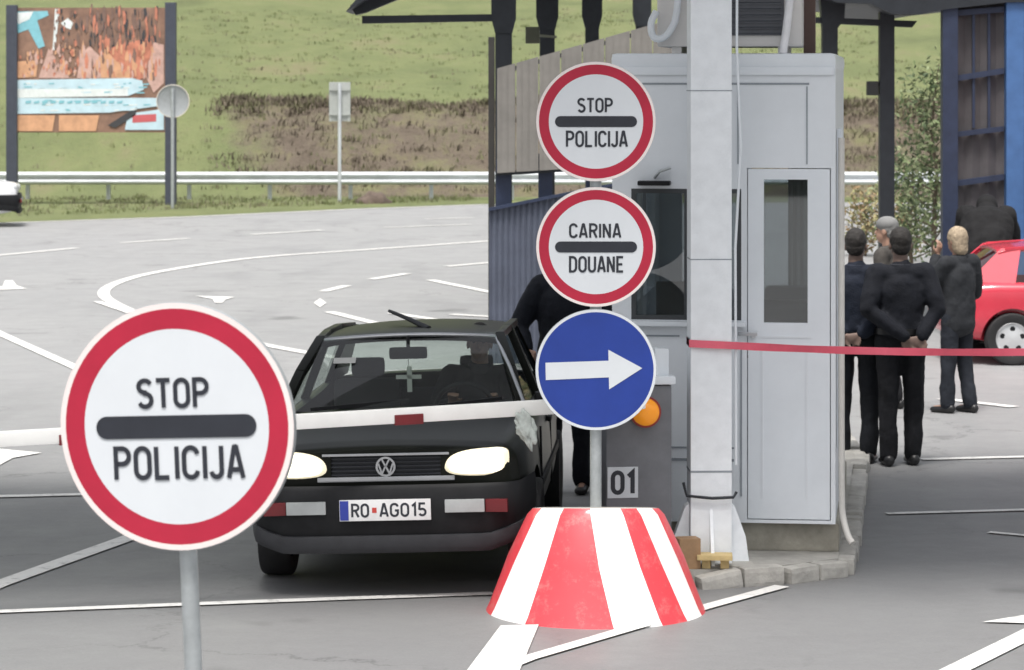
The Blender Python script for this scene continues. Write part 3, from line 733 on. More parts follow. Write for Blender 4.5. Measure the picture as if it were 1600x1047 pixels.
sc_ = thing('screen_wall', 'screen of beige panels above blue grey corrugated sheet, left of the booth', 'screen wall', (0, 0, 0))
D = 32.0
mb = MB(); bx = [776, 806, 842, 876, 910, 945, 985, 1020, 1060]
for k in range(len(bx) - 1):
    a, b_ = bx[k] + .8, bx[k + 1] - .8
    tp = lambda x: 106 - (x - 780) * .283
    bt = lambda x: 270 - (x - 785) * .06
    mb.prism(pxpoly([(a, bt(a)), (b_, bt(b_)), (b_, tp(b_)), (a, tp(a))], D), D, D + .035 + .01 * (k % 2))
for pxv in range(781, 1058, 11):
    tp = 106 - (pxv - 780) * .283; bt = 270 - (pxv - 785) * .06
    mb.prism(pxpoly([(pxv, bt), (pxv + 1.4, bt), (pxv + 1.4, tp + 1), (pxv, tp + 1)], D), D - .006, D + .001)
mb.build('beige_panel', M_beige, sc_)
mb = MB()
mb.prism(pxpoly([(774, 268), (1060, 252), (1060, 259), (774, 275)], D), D + .05, D + .11); mb.prism(pxpoly([(774, 112), (1060, 31), (1060, 38), (774, 119)], D), D + .05, D + .11)
mb.build('rail', M_dark_steel, sc_)
for (pxc, ty, mt, wpx) in ((768, 58, mat('post_dark_brown', (.03, .028, .025), .6), 10), (787, 250, M_navy, 24), (852, 240, M_navy, 22), (925, 230, M_navy, 20)):
    q = P(pxc, ty, D + .16); mb = MB(); mb.box((q.x, D + .16, q.z / 2), (wpx / F * D, .1, q.z), bev=.006); mb.build('post', mt, sc_)
mb = MB()
def corr(mb, pxa, pxb, topf, d, pitch_px, zbot=0.0, m=0):
    n = max(2, int((pxb - pxa) / pitch_px * 2)); vs = []
    for i in range(n + 1):
        px = pxa + (pxb - pxa) * i / n; x = (px - 800) / F * d; dy = .03 if (i // 1) % 2 else 0
        zt_ = CH - (topf(px) - HY) / F * d; vs += [(x, d + dy, zbot(px) if callable(zbot) else zbot), (x, d + dy, zt_)]
    mb.add(vs, [(2 * i, 2 * i + 2, 2 * i + 3, 2 * i + 1) for i in range(n)], m)
corr(mb, 764, 1000, lambda x: 325 - (x - 768) * .2, D - .06, 9); mb.build('corrugated_sheet', M_bluegrey, sc_)
mb = MB(); mb.prism(pxpoly([(763, 325), (1000, 278), (1000, 282), (763, 330)], D - .07), D - .1, D - .02); mb.build('cap_rail', M_navy, sc_)

sr = thing('shelter', 'dark steel shelter roof with two columns seen above the officers right of the booth', 'shelter', (0, 0, 0))
D2 = 36.0
mb = MB(); mb.prism(pxpoly([(1268, -60), (1268, -8), (1300, 6), (1352, 8), (1384, 24), (1428, 24), (1470, 16), (1560, 6), (1640, 4), (1640, -60)], D2), D2 - .6, D2 + 4); mb.build('roof', M_dark_steel, sr)
mb = MB(); mb.prism(pxpoly([(1272, 27), (1432, 33), (1424, 43), (1272, 36)], D2), D2 - .08, D2 + .08); mb.build('tie_beam', M_dark_steel, sr)
for px, wpx in ((1296, 24), (1385, 23)):
    q = P(px, -10, D2); mb = MB(); mb.box((q.x, D2, q.z / 2), (wpx / F * D2, .18, q.z), bev=.01)
    if px < 1300:
        mb.prism(pxpoly([(1280, -5), (1320, -5), (1318, 30), (1308, 44), (1284, 44)], D2), D2 - .1, D2 + .1); mb.prism(pxpoly([(1300, 88), (1318, 90), (1310, 120), (1306, 120)], D2), D2 - .1, D2 + .1)
    mb.build('column', M_dark_steel, sr)
mb = MB(); q = P(1363, 138, D2); mb.box(q, (.13, .16, .17), bev=.01); mb.box((q.x + .1, q.y, q.z + .05), (.12, .04, .04)); mb.build('floodlight', mat('lamp_dark', (.03, .032, .03), .6), sr)

bw = thing('panel_wall', 'tall wall of brown grey sheets in a blue steel frame behind the red car', 'panel wall', (0, 0, 0))
D3 = 35.6
for (a, b_, mt, top) in ((1470, 1494, M_navy, -40), (1569, 1597, M_blue, -40)):
    q = P((a + b_) / 2, top, D3); mb = MB(); mb.box((q.x, D3 - .06, q.z / 2), ((b_ - a) / F * D3, .2, q.z), bev=.012); mb.build('post', mt, bw)
mb = MB(); corr(mb, 1494, 1569, lambda x: -30, D3, 23); corr(mb, 1597, 1760, lambda x: -30, D3, 23); mb.build('corrugated_sheet', M_brown_sheet, bw)
mb = MB()
for (ya, yb2, h) in ((16, 10, 9), (118, 106, 9), (206, 197, 8), (282, 272, 9), (420, 408, 9)):
    mb.prism(pxpoly([(1494, ya), (1569, yb2), (1569, yb2 + h), (1494, ya + h)], D3 - .05), D3 - .08, D3 - .012)
for pxv in (1519, 1543): mb.prism(pxpoly([(pxv, 20), (pxv + 4, 20), (pxv + 4, 200), (pxv, 200)], D3 - .03), D3 - .05, D3 - .011)
mb.build('rail', M_navy, bw)
mb = MB(); mb.box((P(1665, 0, D3).x, D3 - .2, 1.9), (.95, .12, 1.2)); mb.build('white_panel', mat('panel_white', (.75, .76, .77), .5), bw)

# ================================================================= GUARDRAIL, BILLBOARD, FAR SIGNS
gr = thing('guardrail', 'long galvanised steel guardrail along the foot of the hillside', 'guardrail', (0, 0, 0))
prof = [(0, .72), (-.03, .70), (-.075, .665), (-.075, .63), (-.02, .585), (-.02, .54), (-.075, .495), (-.075, .46), (-.03, .425), (0, .405)]
mb = MB(); X0, X1 = -40, 40
vs = [(X, 74.6 + a, b_ + .02) for X in (X0, X1) for a, b_ in prof]
n = len(prof); mb.add(vs, [(i, i + 1, n + i + 1, n + i) for i in range(n - 1)])
M_rail = mat('rail_galvanised', (.60, .63, .65), .45, .35, .12, 2)
mb.build('beam', M_rail, gr, 50)
mb = MB(); mb.box((0, 0, .36), (.10, .12, .74), bev=.01); pm = mb.build('post', M_galv, gr, None, (-30, 74.72, 0))
x = -28.0
while x < 30:
    if -12.8 < x < 10.5: c = pm.copy(); COL.objects.link(c); c.location = (x, 74.72, 0)
    x += 2.0
pm.location = (-12.9, 74.72, 0)

bb = thing('billboard', 'roadside billboard with a brown and pale blue picture on two dark posts', 'billboard', (0, 0, 0))
D4 = 71.5
for pxc, top in ((19, 8), (267, 4)):
    q = P(pxc, top, D4); mb = MB(); mb.box((q.x, D4, q.z / 2), (17 / F * D4, .22, q.z), bev=.012); mb.build('post', mat('billboard_post', (.055, .062, .085), .5), bb)
mb = MB(); a = P(22, 12, D4); b_ = P(262, 207, D4); mb.box(((a.x + b_.x) / 2, D4 + .06, (a.z + b_.z) / 2), (b_.x - a.x, .08, a.z - b_.z)); pn = mb.build('panel', mat('poster_brown', (.17, .10, .075), .6, 0, .5, 2.5, col2=(.34, .20, .14)), bb)
pic = MB(); cols = [mat('poster_cyan', (.22, .50, .58), .6), mat('poster_white', (.72, .76, .76), .6), mat('poster_salmon', (.52, .20, .13), .6, var=.35, scale=5), mat('poster_paleblue', (.52, .68, .76), .6, var=.12, scale=3), mat('poster_peach', (.62, .34, .20), .6, var=.2, scale=4), mat('poster_dark', (.05, .05, .055), .6), mat('poster_red', (.55, .12, .13), .6), mat('poster_pink', (.56, .36, .31), .6, var=.2), mat('poster_umber', (.20, .125, .10), .6, var=.3, scale=5)]
def pp(pts, m, lvl): pic.add([(P(u, v, D4).x, D4 + .02 - .004 - .003 * lvl, P(u, v, D4).z) for u, v in pts], [tuple(range(len(pts)))], m)
pp([(26, 18), (74, 17), (76, 24), (58, 32), (70, 72), (60, 76), (44, 46), (28, 52)], 0, 1)
pp([(26, 20), (52, 18), (46, 30), (28, 38)], 1, 2)
pp([(95, 36), (106, 28), (114, 36), (110, 46), (100, 42)], 1, 1); pp([(86, 14), (93, 14), (86, 78), (82, 78)], 1, 1)
pp([(60, 122), (76, 76), (86, 90), (92, 122)], 7, 2); pp([(88, 122), (98, 82), (108, 122)], 7, 3)
pp([(150, 122), (158, 70), (206, 122)], 4, 2); pp([(190, 122), (168, 76), (240, 56), (256, 122)], 2, 1); pp([(228, 120), (240, 66), (256, 70), (256, 130), (240, 145)], 7, 3)
for k in range(9): pp([(150 + k * 11, 30 + (k % 3) * 5), (153 + k * 11, 30 + (k % 3) * 5), (157 + k * 11, 74 - k), (153 + k * 11, 76 - k)], 2 if k % 2 else 5, 2)
pp([(120, 122), (126, 84), (140, 72), (156, 88), (158, 122)], 7, 4); pp([(26, 96), (60, 94), (56, 120), (26, 122)], 4, 2)
pp([(26, 125), (205, 122), (222, 126), (225, 140), (200, 150), (26, 150)], 3, 5); pp([(26, 153), (246, 153), (246, 166), (170, 176), (26, 178)], 3, 5); pp([(26, 139), (200, 139), (200, 150), (26, 153)], 1, 6)
pp([(26, 180), (86, 180), (82, 205), (26, 205)], 4, 5); pp([(92, 180), (155, 180), (150, 205), (92, 205)], 4, 5)
pp([(168, 196), (196, 178), (214, 168), (212, 180), (180, 200)], 5, 6); pp([(195, 203), (200, 178), (256, 170), (256, 203)], 3, 5); pp([(207, 180), (244, 178), (244, 190), (207, 192)], 6, 6)
prn = random.Random(4)
for k in range(420):
    u = prn.uniform(28, 250); v = prn.uniform(16, 120); rr = prn.uniform(1.2, 3.6); n_ = prn.randint(4, 7); a0 = prn.uniform(0, 6)
    up_ = v < 70; mi = prn.choice([5, 8, 8, 8, 8, 2] if up_ else [2, 2, 4, 7, 7, 8, 4])
    if u < 82 and v < 80: continue
    pp([(u + rr * math.cos(a0 + 6.28 * q_ / n_) * prn.uniform(.5, 1.1), v + rr * (4.5 if u > 120 else 2.2) * math.sin(a0 + 6.28 * q_ / n_) * prn.uniform(.5, 1.1)) for q_ in range(n_)], mi, 4.2 + k * .0015)
for k in range(60):
    u = prn.uniform(30, 225); v = prn.choice([130, 136, 144, 157, 163, 171]) + prn.uniform(-1, 1); l_ = prn.uniform(4, 14)
    pp([(u, v), (u + l_, v - .4), (u + l_, v + 1.6), (u, v + 2)], prn.choice([0, 3, 1]), 6.4 + k * .001)
for k in range(12): pp([(40 + k * 13, 158 + k % 2), (49 + k * 13, 157), (48 + k * 13, 161), (40 + k * 13, 162)], 0, 7)
pic.build('picture', cols, pn, fixn=False)

rs = thing('road_sign', 'round sign seen from behind on a thin pole in front of the billboard post', 'road sign', (0, 0, 0))
D5 = 69.5; q = P(270, 158, D5)
mb = MB(); mb.lathe([(.36, 0), (.365, .012), (.35, .02), (.001, .02)], 48, 'Y', q); mb.lathe([(.365, 0), (.385, 0), (.385, .025), (.365, .025)], 48, 'Y', q, m=1)
mb.build('sign_plate', [M_alu, mat('sign_rim_pale', (.60, .56, .50), .5)], rs, 40)
mb = MB(); mb.tube([(q.x, D5 - .05, 0), (q.x, D5 - .05, q.z + .3)], .04, 14); mb.build('pole', M_galv, rs, 40)
rs2 = thing('road_sign', 'rectangular sign seen from behind on a pole by the guardrail', 'road sign', (0, 0, 0))
D6 = 73.2; q = P(531, 159, D6)
mb = MB(); mb.box((q.x, D6, q.z), (.52, .02, .95), bev=.006)
for dx in (-.22, .22): mb.box((q.x + dx, D6 - .02, q.z), (.05, .03, .95))
for dz in (-.3, .3): mb.box((q.x, D6 - .045, q.z + dz), (.52, .03, .05))
mb.build('sign_plate', mat('sign_back_pale', (.42, .44, .42), .5, .2, .1, 5), rs2)
mb = MB(); mb.tube([(q.x, D6 - .09, 0), (q.x, D6 - .09, q.z + .45)], .045, 14); mb.build('pole', M_rail, rs2, 40)
mb = MB(); q = G(583, 321); bm = bmesh.new(); bmesh.ops.create_icosphere(bm, subdivisions=3, radius=1)
for v in bm.verts:
    nn = mn.noise(v.co * 2.1); v.co *= 1 + .3 * nn; v.co = Vector((v.co.x * .42, v.co.y * .35, max(-.02, v.co.z * .32)))
mb.bm(bm, Matrix.Translation(q)); bm.free()
tag(mb.build('earth_heap', mat('earth', (.10, .075, .06), .95, 0, .3, 6, .4, 12), None, 180), 'small dark heap of earth at the road edge below the guardrail', 'earth heap')

# ================================================================= TREES / SHRUBS
def shrub(name, label, cat, x, y, z0, h, rad, nleaf, leaf, mats, seed, trunk_r=.04, sparse=.0, cone=.5):
    rnd = random.Random(seed)
    t = thing(name, label, cat, (x, y, z0))
    mb = MB(); pts = [(0, 0, -.05)]
    for k in range(1, 7): pts.append((rnd.uniform(-.05, .05) * h * .3, rnd.uniform(-.05, .05) * h * .3, h * .93 * k / 6))
    mb.tube(pts, [trunk_r * (1 - .85 * k / 6) for k in range(7)], 8)
    tips = []
    for k in range(26):
        f = .12 + .85 * (k / 26); p0 = Vector(pts[0]).lerp(Vector(pts[-1]), f)
        i = min(5, int(f * 6)); p0 = Vector(pts[i]).lerp(Vector(pts[i + 1]), f * 6 - i) if i < 6 else p0
        a = k * 2.4 + rnd.uniform(-.4, .4); L = rad * (1.05 - cone * f) * rnd.uniform(.6, 1.15)
        p1 = p0 + Vector((math.cos(a) * L * .6, math.sin(a) * L * .6, L * .25)); p2 = p0 + Vector((math.cos(a) * L, math.sin(a) * L, L * rnd.uniform(.2, .7)))
        mb.tube([p0, p1, p2], [trunk_r * .4 * (1 - f * .6), trunk_r * .25 * (1 - f * .6), .003], 5)
        tips += [(p1, .5), (p2, 1), ((p0 + p1) / 2, .3)]
    mb.build('trunk', mat('bark_' + name, (.11, .085, .06), .9), t, 60)
    lb = MB()
    for _ in range(nleaf):
        c, wgt = rnd.choice(tips); s_ = rad * .22
        p = c + Vector((rnd.gauss(0, s_), rnd.gauss(0, s_), rnd.gauss(0, s_ * .9)))
        if p.z < .05: continue
        n = Vector((rnd.gauss(0, 1), rnd.gauss(0, 1), rnd.gauss(.3, 1))).normalized(); u = n.orthogonal().normalized(); u = Quaternion(n, rnd.uniform(0, 6.28)) @ u; v = n.cross(u)
        l = leaf * rnd.uniform(.6, 1.3); mi = rnd.randrange(len(mats))
        lb.add([p - u * l, p + v * l * .4, p + u * l, p - v * l * .4], [(0, 1, 2, 3)], mi)
    lb.build('crown', mats, t, fixn=False)
    return t
lg = [mat('leaf_dark', (.055, .085, .035), .7, var=.3), mat('leaf_mid', (.11, .15, .06), .7, var=.3), mat('leaf_pale', (.20, .235, .12), .7, var=.3)]
lo = [mat('leaf_straw', (.30, .26, .13), .8, var=.3), mat('leaf_olive', (.20, .20, .085), .8, var=.3), mat('leaf_rust', (.22, .15, .075), .8, var=.3)]
q = G(1462, 440); shrub('young_tree', 'slender loose green young tree beside the dark blue post', 'tree', q.x, q.y, 0, 3.5, .78, 2600, .052, lg, 3, .045, cone=.62)
q = G(1425, 425); shrub('young_tree', 'low bushy green tree behind the officer with hands behind his back', 'tree', q.x, q.y, 0, 1.9, .62, 1500, .05, lg, 8, .035, cone=.4)
q = G(1352, 400); shrub('dry_bush', 'straw coloured dry bush between the two officers', 'bush', q.x, q.y, 0, 1.05, .5, 900, .05, lo, 5, .025, cone=.4)
q = G(1405, 408); shrub('dry_bush', 'straw coloured dry bush behind the grey haired person', 'bush', q.x, q.y, 0, .95, .5, 800, .05, lo, 15, .025, cone=.4)

# ================================================================= CARS
def rounded(poly, it=2): return [tuple(p) for p in chaikin([Vector((a, b_)) for a, b_ in poly], it, True)]
def make_car(label, loc, rz, paint, roll=0.0, rimcol=None, lit=False, lower=None, alloy=False, plate=True):
    t = thing('parked_car' if not lit else 'hatchback_car', label, 'car', loc, rz)
    # ---- lower body solid
    st_ = [  # x, half width, z bottom, z shoulder, z top
        (1.925, .655, .36, .80, .850), (1.90, .72, .33, .815, .868), (1.80, .775, .30, .835, .893), (1.6, .808, .26, .855, .92), (1.3, .828, .24, .875, .953), (1.0, .838, .23, .90, .985),
        (.6, .845, .22, .915, .965), (0, .848, .22, .92, .955), (-.7, .848, .22, .92, .955), (-1.2, .843, .23, .92, .965), (-1.55, .83, .25, .92, .975), (-1.78, .80, .28, .90, .965), (-1.90, .76, .31, .87, .93), (-1.96, .68, .36, .82, .88)]
    xs_ = []
    N = 60
    def interp(x):
        for a, b_ in zip(st_[:-1], st_[1:]):
            if a[0] >= x >= b_[0]:
                u = (a[0] - x) / (a[0] - b_[0]); return [a[k] + (b_[k] - a[k]) * u for k in range(5)]
        return list(st_[-1])
    rings = []
    for i in range(N + 1):
        u = i / N; x = 1.925 - (1.925 + 1.96) * u
        if i < 8: x = 1.925 - .14 * (i / 8) ** 1.4
        elif i > N - 8: x = -1.96 + .14 * ((N - i) / 8) ** 1.4
        else: x = 1.785 + (-1.82 - 1.785) * (i - 8) / (N - 16)
        _, w_, zb_, zs, zt_ = interp(x)
        half = [(0, zb_), (w_ * .82, zb_), (w_ * .955, zb_ + .06), (w_, zb_ + .22), (w_ * .998, (zs + zb_) * .52), (w_ * .985, zs - .05), (w_ * .93, zs + .015), (w_ * .83, zt_ - .012), (w_ * .4, zt_ + .006), (0, zt_ + .012)]
        half = chaikin([Vector(p) for p in half], 2)
        full = [(x, a, b_) for a, b_ in half] + [(x, -a, b_) for a, b_ in half[-2:0:-1]]
        rings.append(full)
    mb = MB(); n = len(rings[0]); vs = [v for r_ in rings for v in r_]
    fs = [(i * n + k, i * n + (k + 1) % n, (i + 1) * n + (k + 1) % n, (i + 1) * n + k) for i in range(len(rings) - 1) for k in range(n)]
    fs += [tuple(range(n)), tuple(reversed([(len(rings) - 1) * n + k for k in range(n)]))]
    mb.add(vs, fs)
    me = bpy.data.meshes.new('b'); me.from_pydata(mb.v, [], mb.f)
    bm = bmesh.new(); bm.from_mesh(me); bmesh.ops.recalc_face_normals(bm, faces=bm.faces); bm.to_mesh(me); bm.free()
    ct = MB()
    for wx in (1.13, -1.345):
        for sy in (1, -1): ct.lathe([(.001, sy * .56), (.345, sy * .56), (.345, sy * 1.1), (.001, sy * 1.1)], 36, 'Y', (wx, 0, .31))
    ct.box((-.35, 0, .95), (1.95 + .35, 1.40, 1.1), bev=.05)
    ct.box((1.93, 0, .762), (.07, .64, .125), bev=.01)
    cme = bpy.data.meshes.new('c'); cme.from_pydata(ct.v, [], ct.f)
    bm = bmesh.new(); bm.from_mesh(cme); bmesh.ops.remove_doubles(bm, verts=bm.verts, dist=.002); bmesh.ops.recalc_face_normals(bm, faces=bm.faces); bm.to_mesh(cme); bm.free()
    co = bpy.data.objects.new('cut', cme); COL.objects.link(co)
    res = evaluated(me, [('BOOLEAN', dict(object=co, operation='DIFFERENCE', solver='EXACT'))])
    bpy.data.objects.remove(co)
    res.materials.clear(); res.materials.append(paint)
    body = link('body', res, t, 35)
    parts = [body]
    def part(mb, name, mt, parent=None, smooth=40):
        o = mb.build(name, mt, parent or body, smooth); return o
    # ---- greenhouse
    def wsx(t_, a, b_): return a - b_ * t_ * t_
    NB = 10
    def glass(lo_, hi_, off=0):
        g_ = MB(); vs = []
        for (cx, z, hw, bow) in (lo_, ((lo_[0] + hi_[0]) / 2 + (.02 if lo_[0] > 0 else -.02), (lo_[1] + hi_[1]) / 2, (lo_[2] + hi_[2]) / 2, (lo_[3] + hi_[3]) / 2), hi_):
            for k in range(NB + 1):
                u = -1 + 2 * k / NB; vs.append((cx - bow * u * u * (1 if cx > 0 or lo_[0] > 0 else -1), u * hw, z))
        g_.add(vs, [(j * (NB + 1) + k, j * (NB + 1) + k + 1, (j + 1) * (NB + 1) + k + 1, (j + 1) * (NB + 1) + k) for j in range(2) for k in range(NB)])
        return g_
    ws = glass((1.05, .985, .725, .13), (.34, 1.392, .545, .08)); wsp = part(ws, 'windscreen', M_glass_car, smooth=180)
    rw = glass((-1.80, .975, .66, .08), (-1.42, 1.335, .535, .05)); part(rw, 'rear_window', M_glass_car, smooth=180)
    fr = MB()
    def bars(pts, wx, wy, up=(0, 0, 1)):
        for a, b_ in zip(pts[:-1], pts[1:]): fr.bar(a, b_, wx, wy, up, bev=.008)
    def rail_pts(s_): return [(.25, s_ * .57, 1.37), (-.2, s_ * .585, 1.375), (-.8, s_ * .585, 1.362), (-1.38, s_ * .56, 1.325)]
    for s_ in (1, -1):
        fr = MB()
        bars([(.97, s_ * .75, .95), (.62, s_ * .66, 1.19), (.25, s_ * .57, 1.37)], .05, .06, (0, 1, 0))
        bars(rail_pts(s_), .05, .045)
        bars([(-.32, s_ * .765, .93), (-.36, s_ * .585, 1.385)], .05, .09, (1, 0, 0))
        # wide rear pillar
        fr.add([(-1.30, s_ * .76, .93), (-1.82, s_ * .69, .96), (-1.42, s_ * .55, 1.335), (-1.20, s_ * .575, 1.35), (-1.30, s_ * .72, .93), (-1.80, s_ * .65, .96), (-1.42, s_ * .51, 1.325), (-1.20, s_ * .535, 1.34)],
               [(0, 1, 2, 3), (7, 6, 5, 4), (0, 4, 5, 1), (1, 5, 6, 2), (2, 6, 7, 3), (3, 7, 4, 0)])
        part(fr, 'side_frame', paint)
    rf = MB(); vs = []; RX = [.345, .26, .1, -.3, -.8, -1.2, -1.40, -1.46]; RZ = [1.385, 1.402, 1.412, 1.412, 1.395, 1.372, 1.350, 1.33]
    for x, z in zip(RX, RZ):
        for k in range(13):
            u = -1 + 2 * k / 12; hw = .585; vs.append((x - (.08 * u * u if x > .05 else 0), u * hw, z - .035 * u * u - .012 * u ** 8))
    m_ = len(vs)
    vs += [(v[0] + (-.012 if v[0] > .2 else 0), v[1] * .99, v[2] - .03) for v in vs]
    fs = []
    for j in range(len(RX) - 1):
        for k in range(12):
            q_ = (j * 13 + k, j * 13 + k + 1, (j + 1) * 13 + k + 1, (j + 1) * 13 + k); fs.append(q_); fs.append(tuple(m_ + i for i in reversed(q_)))
    bd = [k for k in range(13)] + [j * 13 + 12 for j in range(1, len(RX))] + [(len(RX) - 1) * 13 + k for k in range(11, -1, -1)] + [j * 13 for j in range(len(RX) - 2, 0, -1)]
    for a, b_ in zip(bd, bd[1:] + bd[:1]): fs.append((a, b_, b_ + m_, a + m_))
    rf.add(vs, fs); roof = part(rf, 'roof', paint, smooth=50)
    for s_ in (1, -1):
        sg = MB()
        sg.add([(.86, s_ * .735, .95), (-.29, s_ * .752, .95), (-.33, s_ * .592, 1.37), (.22, s_ * .583, 1.36)], [(0, 1, 2, 3)])
        part(sg, 'side_window', M_glass_car)
        sg = MB(); sg.add([(-.36, s_ * .752, .95), (-1.29, s_ * .742, .95), (-1.20, s_ * .575, 1.335), (-.40, s_ * .592, 1.36)], [(0, 1, 2, 3)])
        part(sg, 'side_window', M_glass_car)
        # mirrors
        mm = MB(); mm.box((.72, s_ * .90, 1.00), (.10, .19, .12), Matrix.Rotation(R(s_ * 8), 3, 'Z'), .035); mm.box((.74, s_ * .79, .965), (.06, .1, .04), bev=.01); part(mm, 'wing_mirror', M_black_pl)
        dh = MB(); dh.box((-.12, s_ * .853, .80), (.16, .025, .035), bev=.008); part(dh, 'door_handle', M_black_pl)
        ds = MB()
        for xx in (.80, -.34): ds.box((xx, s_ * .842, .60), (.008, .014, .5))
        ds.box((-.1, s_ * .850, .52), (2.0, .018, .05), bev=.005); part(ds, 'side_strip', M_black_pl)
    # ---- front end
    if lit:
        tr_ = MB(); tp_ = [(.362 - .08 * u * u, u * .545, 1.394 - .030 * u * u) for u in [-1 + k / 6 for k in range(13)]]
        tr_.tube(tp_, .014, 8); tr_.tube([tp_[-1], (.655, .655, 1.205), (.97, .765, .985)], .012, 8); part(tr_, 'windscreen_glint', M_silver, smooth=60)  # pale strip added to imitate reflected light along roof edge and pillar
    gl_ = MB()
    for k in range(5): gl_.box((1.905, 0, .715 + k * .0235), (.02, .66, .008))
    gl_.box((1.893, 0, .762), (.01, .66, .12)); gr_ = part(gl_, 'grille', mat('grille_black', (.012, .014, .02), .5))
    ch = MB(); ch.box((1.922, 0, .832), (.025, .74, .014), bev=.004); ch.box((1.922, 0, .690), (.03, .80, .028), bev=.006); part(ch, 'grille_trim', M_silver, gr_)
    em = MB(); em.lathe([(.056, 0), (.058, .012), (.046, .012), (.045, 0)], 30, 'X', (1.925, 0, .762))
    for pts in ([(-.022, .044), (0, -.0), (.022, .044)], [(-.042, .018), (-.022, -.042), (0, .004), (.022, -.042), (.042, .018)]):
        ribbon(em, pts, .010, False, lambda a, b_: (1.934, a, .762 + b_))
    part(em, 'emblem', M_silver, gr_)
    for s_ in (1, -1):
        hl = MB(); poly = rounded([(.335, .715), (.345, .795), (.42, .842), (.55, .858), (.71, .856), (.725, .79), (.71, .704), (.5, .694)], 2)
        pa_ = [(s_ * a, b_) for a, b_ in poly]; n_ = len(pa_); cxy = (s_ * .52, .785)
        vs = []
        for sc_k, dx in ((.97, -.05), (.97, .012), (.83, .032), (.6, .042), (.25, .047)):
            for a, b_ in pa_:
                yy_ = cxy[0] + (a - cxy[0]) * sc_k; zz_ = cxy[1] + (b_ - cxy[1]) * sc_k
                vs.append((1.925 + dx - max(0, abs(yy_) - .45) ** 2 * .8, yy_, zz_))
        fq = lambda js: [(j * n_ + k, j * n_ + (k + 1) % n_, (j + 1) * n_ + (k + 1) % n_, (j + 1) * n_ + k) for j in js for k in range(n_)]
        rim_ = MB(); rim_.add(vs, fq([0, 1])); part(rim_, 'headlight_rim', mat('headlight_rim_warm', (.90, .82, .60), .15, 0, .02, 5, emit=.6) if lit else mat('headlight_off', (.55, .57, .58), .1, .3), smooth=60)
        hl.add(vs, fq([2, 3]) + [tuple(4 * n_ + k for k in range(n_))]); part(hl, 'headlight', mat('headlight_lit', (1.0, .93, .74), .15, 0, .02, 5, emit=1.5) if lit else mat('headlight_off', (.55, .57, .58), .1, .3), smooth=60)
        idl = MB(); idl.box((2.012, s_ * .46, .538), (.02, .23, .075), bev=.006); part(idl, 'fog_lamp', mat('fog_lamp', (.40, .42, .42), .25))
        idl = MB(); idl.box((1.999, s_ * .645, .535), (.03, .13, .075), Matrix.Rotation(R(-s_ * 9), 3, 'Z'), .006); part(idl, 'indicator', mat('indicator_red', (.14, .016, .02), .25))
    bp = MB(); out = [(1.80, -.80), (1.90, -.775), (1.975, -.70), (2.005, -.45), (2.012, 0), (2.005, .45), (1.975, .70), (1.90, .775), (1.80, .80), (1.50, .845)]
    out = [(1.50, -.845)] + out; plan = [tuple(p) for p in chaikin([Vector(p) for p in out], 2)]
    zsec = [(.655, -.055), (.662, -.02), (.64, 0), (.50, .004), (.42, -.004), (.365, -.02)]
    def sweep(zsec, mt, name):
        b2 = MB(); vs = []; n2 = len(plan)
        for z, dx in zsec:
            for (x, y) in plan: vs.append((x + dx, y * (1 + dx * .3), z + (max(0, abs(y) - .60) * .32 if z < .45 else 0)))
        b2.add(vs, [(j * n2 + k, j * n2 + k + 1, (j + 1) * n2 + k + 1, (j + 1) * n2 + k) for j in range(len(zsec) - 1) for k in range(n2 - 1)]); return part(b2, name, mt, smooth=50)
    bump = sweep(zsec, lower or M_black_pl, 'bumper')
    sweep([(.375, -.03), (.37, .0), (.31, .012), (.272, -.01), (.268, -.06)], lower or M_grey_pl, 'front_lip')
    if plate and lit:
        pb = MB(); pb.box((2.022, .0, .523), (.010, .53, .122), bev=.003); pl_ = part(pb, 'licence_plate', mat('plate_white', (.74, .74, .74), .4), bump)
        b3 = MB(); b3.box((2.0275, -.237, .523), (.003, .05, .112)); part(b3, 'blue_band', mat('plate_blue', (.03, .05, .32), .4), pl_) if False else b3.build('blue_band', mat('plate_blue', (.03, .05, .32), .4), body)
        tx = MB(); lettering(tx, 'RO', 0, 0, .10, .075, 0, .17); v1 = [(2.0282 - v[1], v[0] - .145, v[2] + .523) for v in tx.v]
        t2 = MB(); t2.add(v1, tx.f); t2.build('plate_lettering', M_sign_black, body); t2 = MB()
        tx = MB(); lettering(tx, 'AG015', 0, 0, .27, .075, 0, .17); t2.add([(2.0282 - v[1], v[0] + .105, v[2] + .523) for v in tx.v], tx.f)
        t2.build('plate_lettering', M_sign_black, body)
        b3 = MB(); b3.box((2.0277, -.062, .523), (.002, .026, .03)); b3.build('plate_emblem', mat('plate_red', (.5, .06, .05), .4), body)
    # rear bumper and lights
    rb = MB(); rb.box((-1.95, 0, .46), (.16, 1.56, .26), bev=.05); part(rb, 'rear_bumper', paint if not lit else M_black_pl)
    for s_ in (1, -1):
        tl = MB(); tl.box((-1.90, s_ * .72, .79), (.11, .16, .20), bev=.03); part(tl, 'tail_light', mat('tail_red', (.42, .015, .02), .2))
    # interior
    it = MB(); it.box((-.35, 0, .30), (2.2, 1.3, .06)); it.box((.83, 0, .88), (.30, 1.36, .16), bev=.05); part(it, 'dashboard', M_dark_in)
    for s_ in (1, -1):
        se = MB(); se.box((-.12, s_ * .36, .50), (.5, .48, .16), bev=.05); se.box((-.42, s_ * .36, .80), (.14, .44, .50), Matrix.Rotation(R(-12), 3, 'Y'), .05); se.box((-.50, s_ * .36, 1.12), (.09, .22, .12), bev=.035); part(se, 'seat', mat('seat_cloth', (.03, .03, .033), .9))
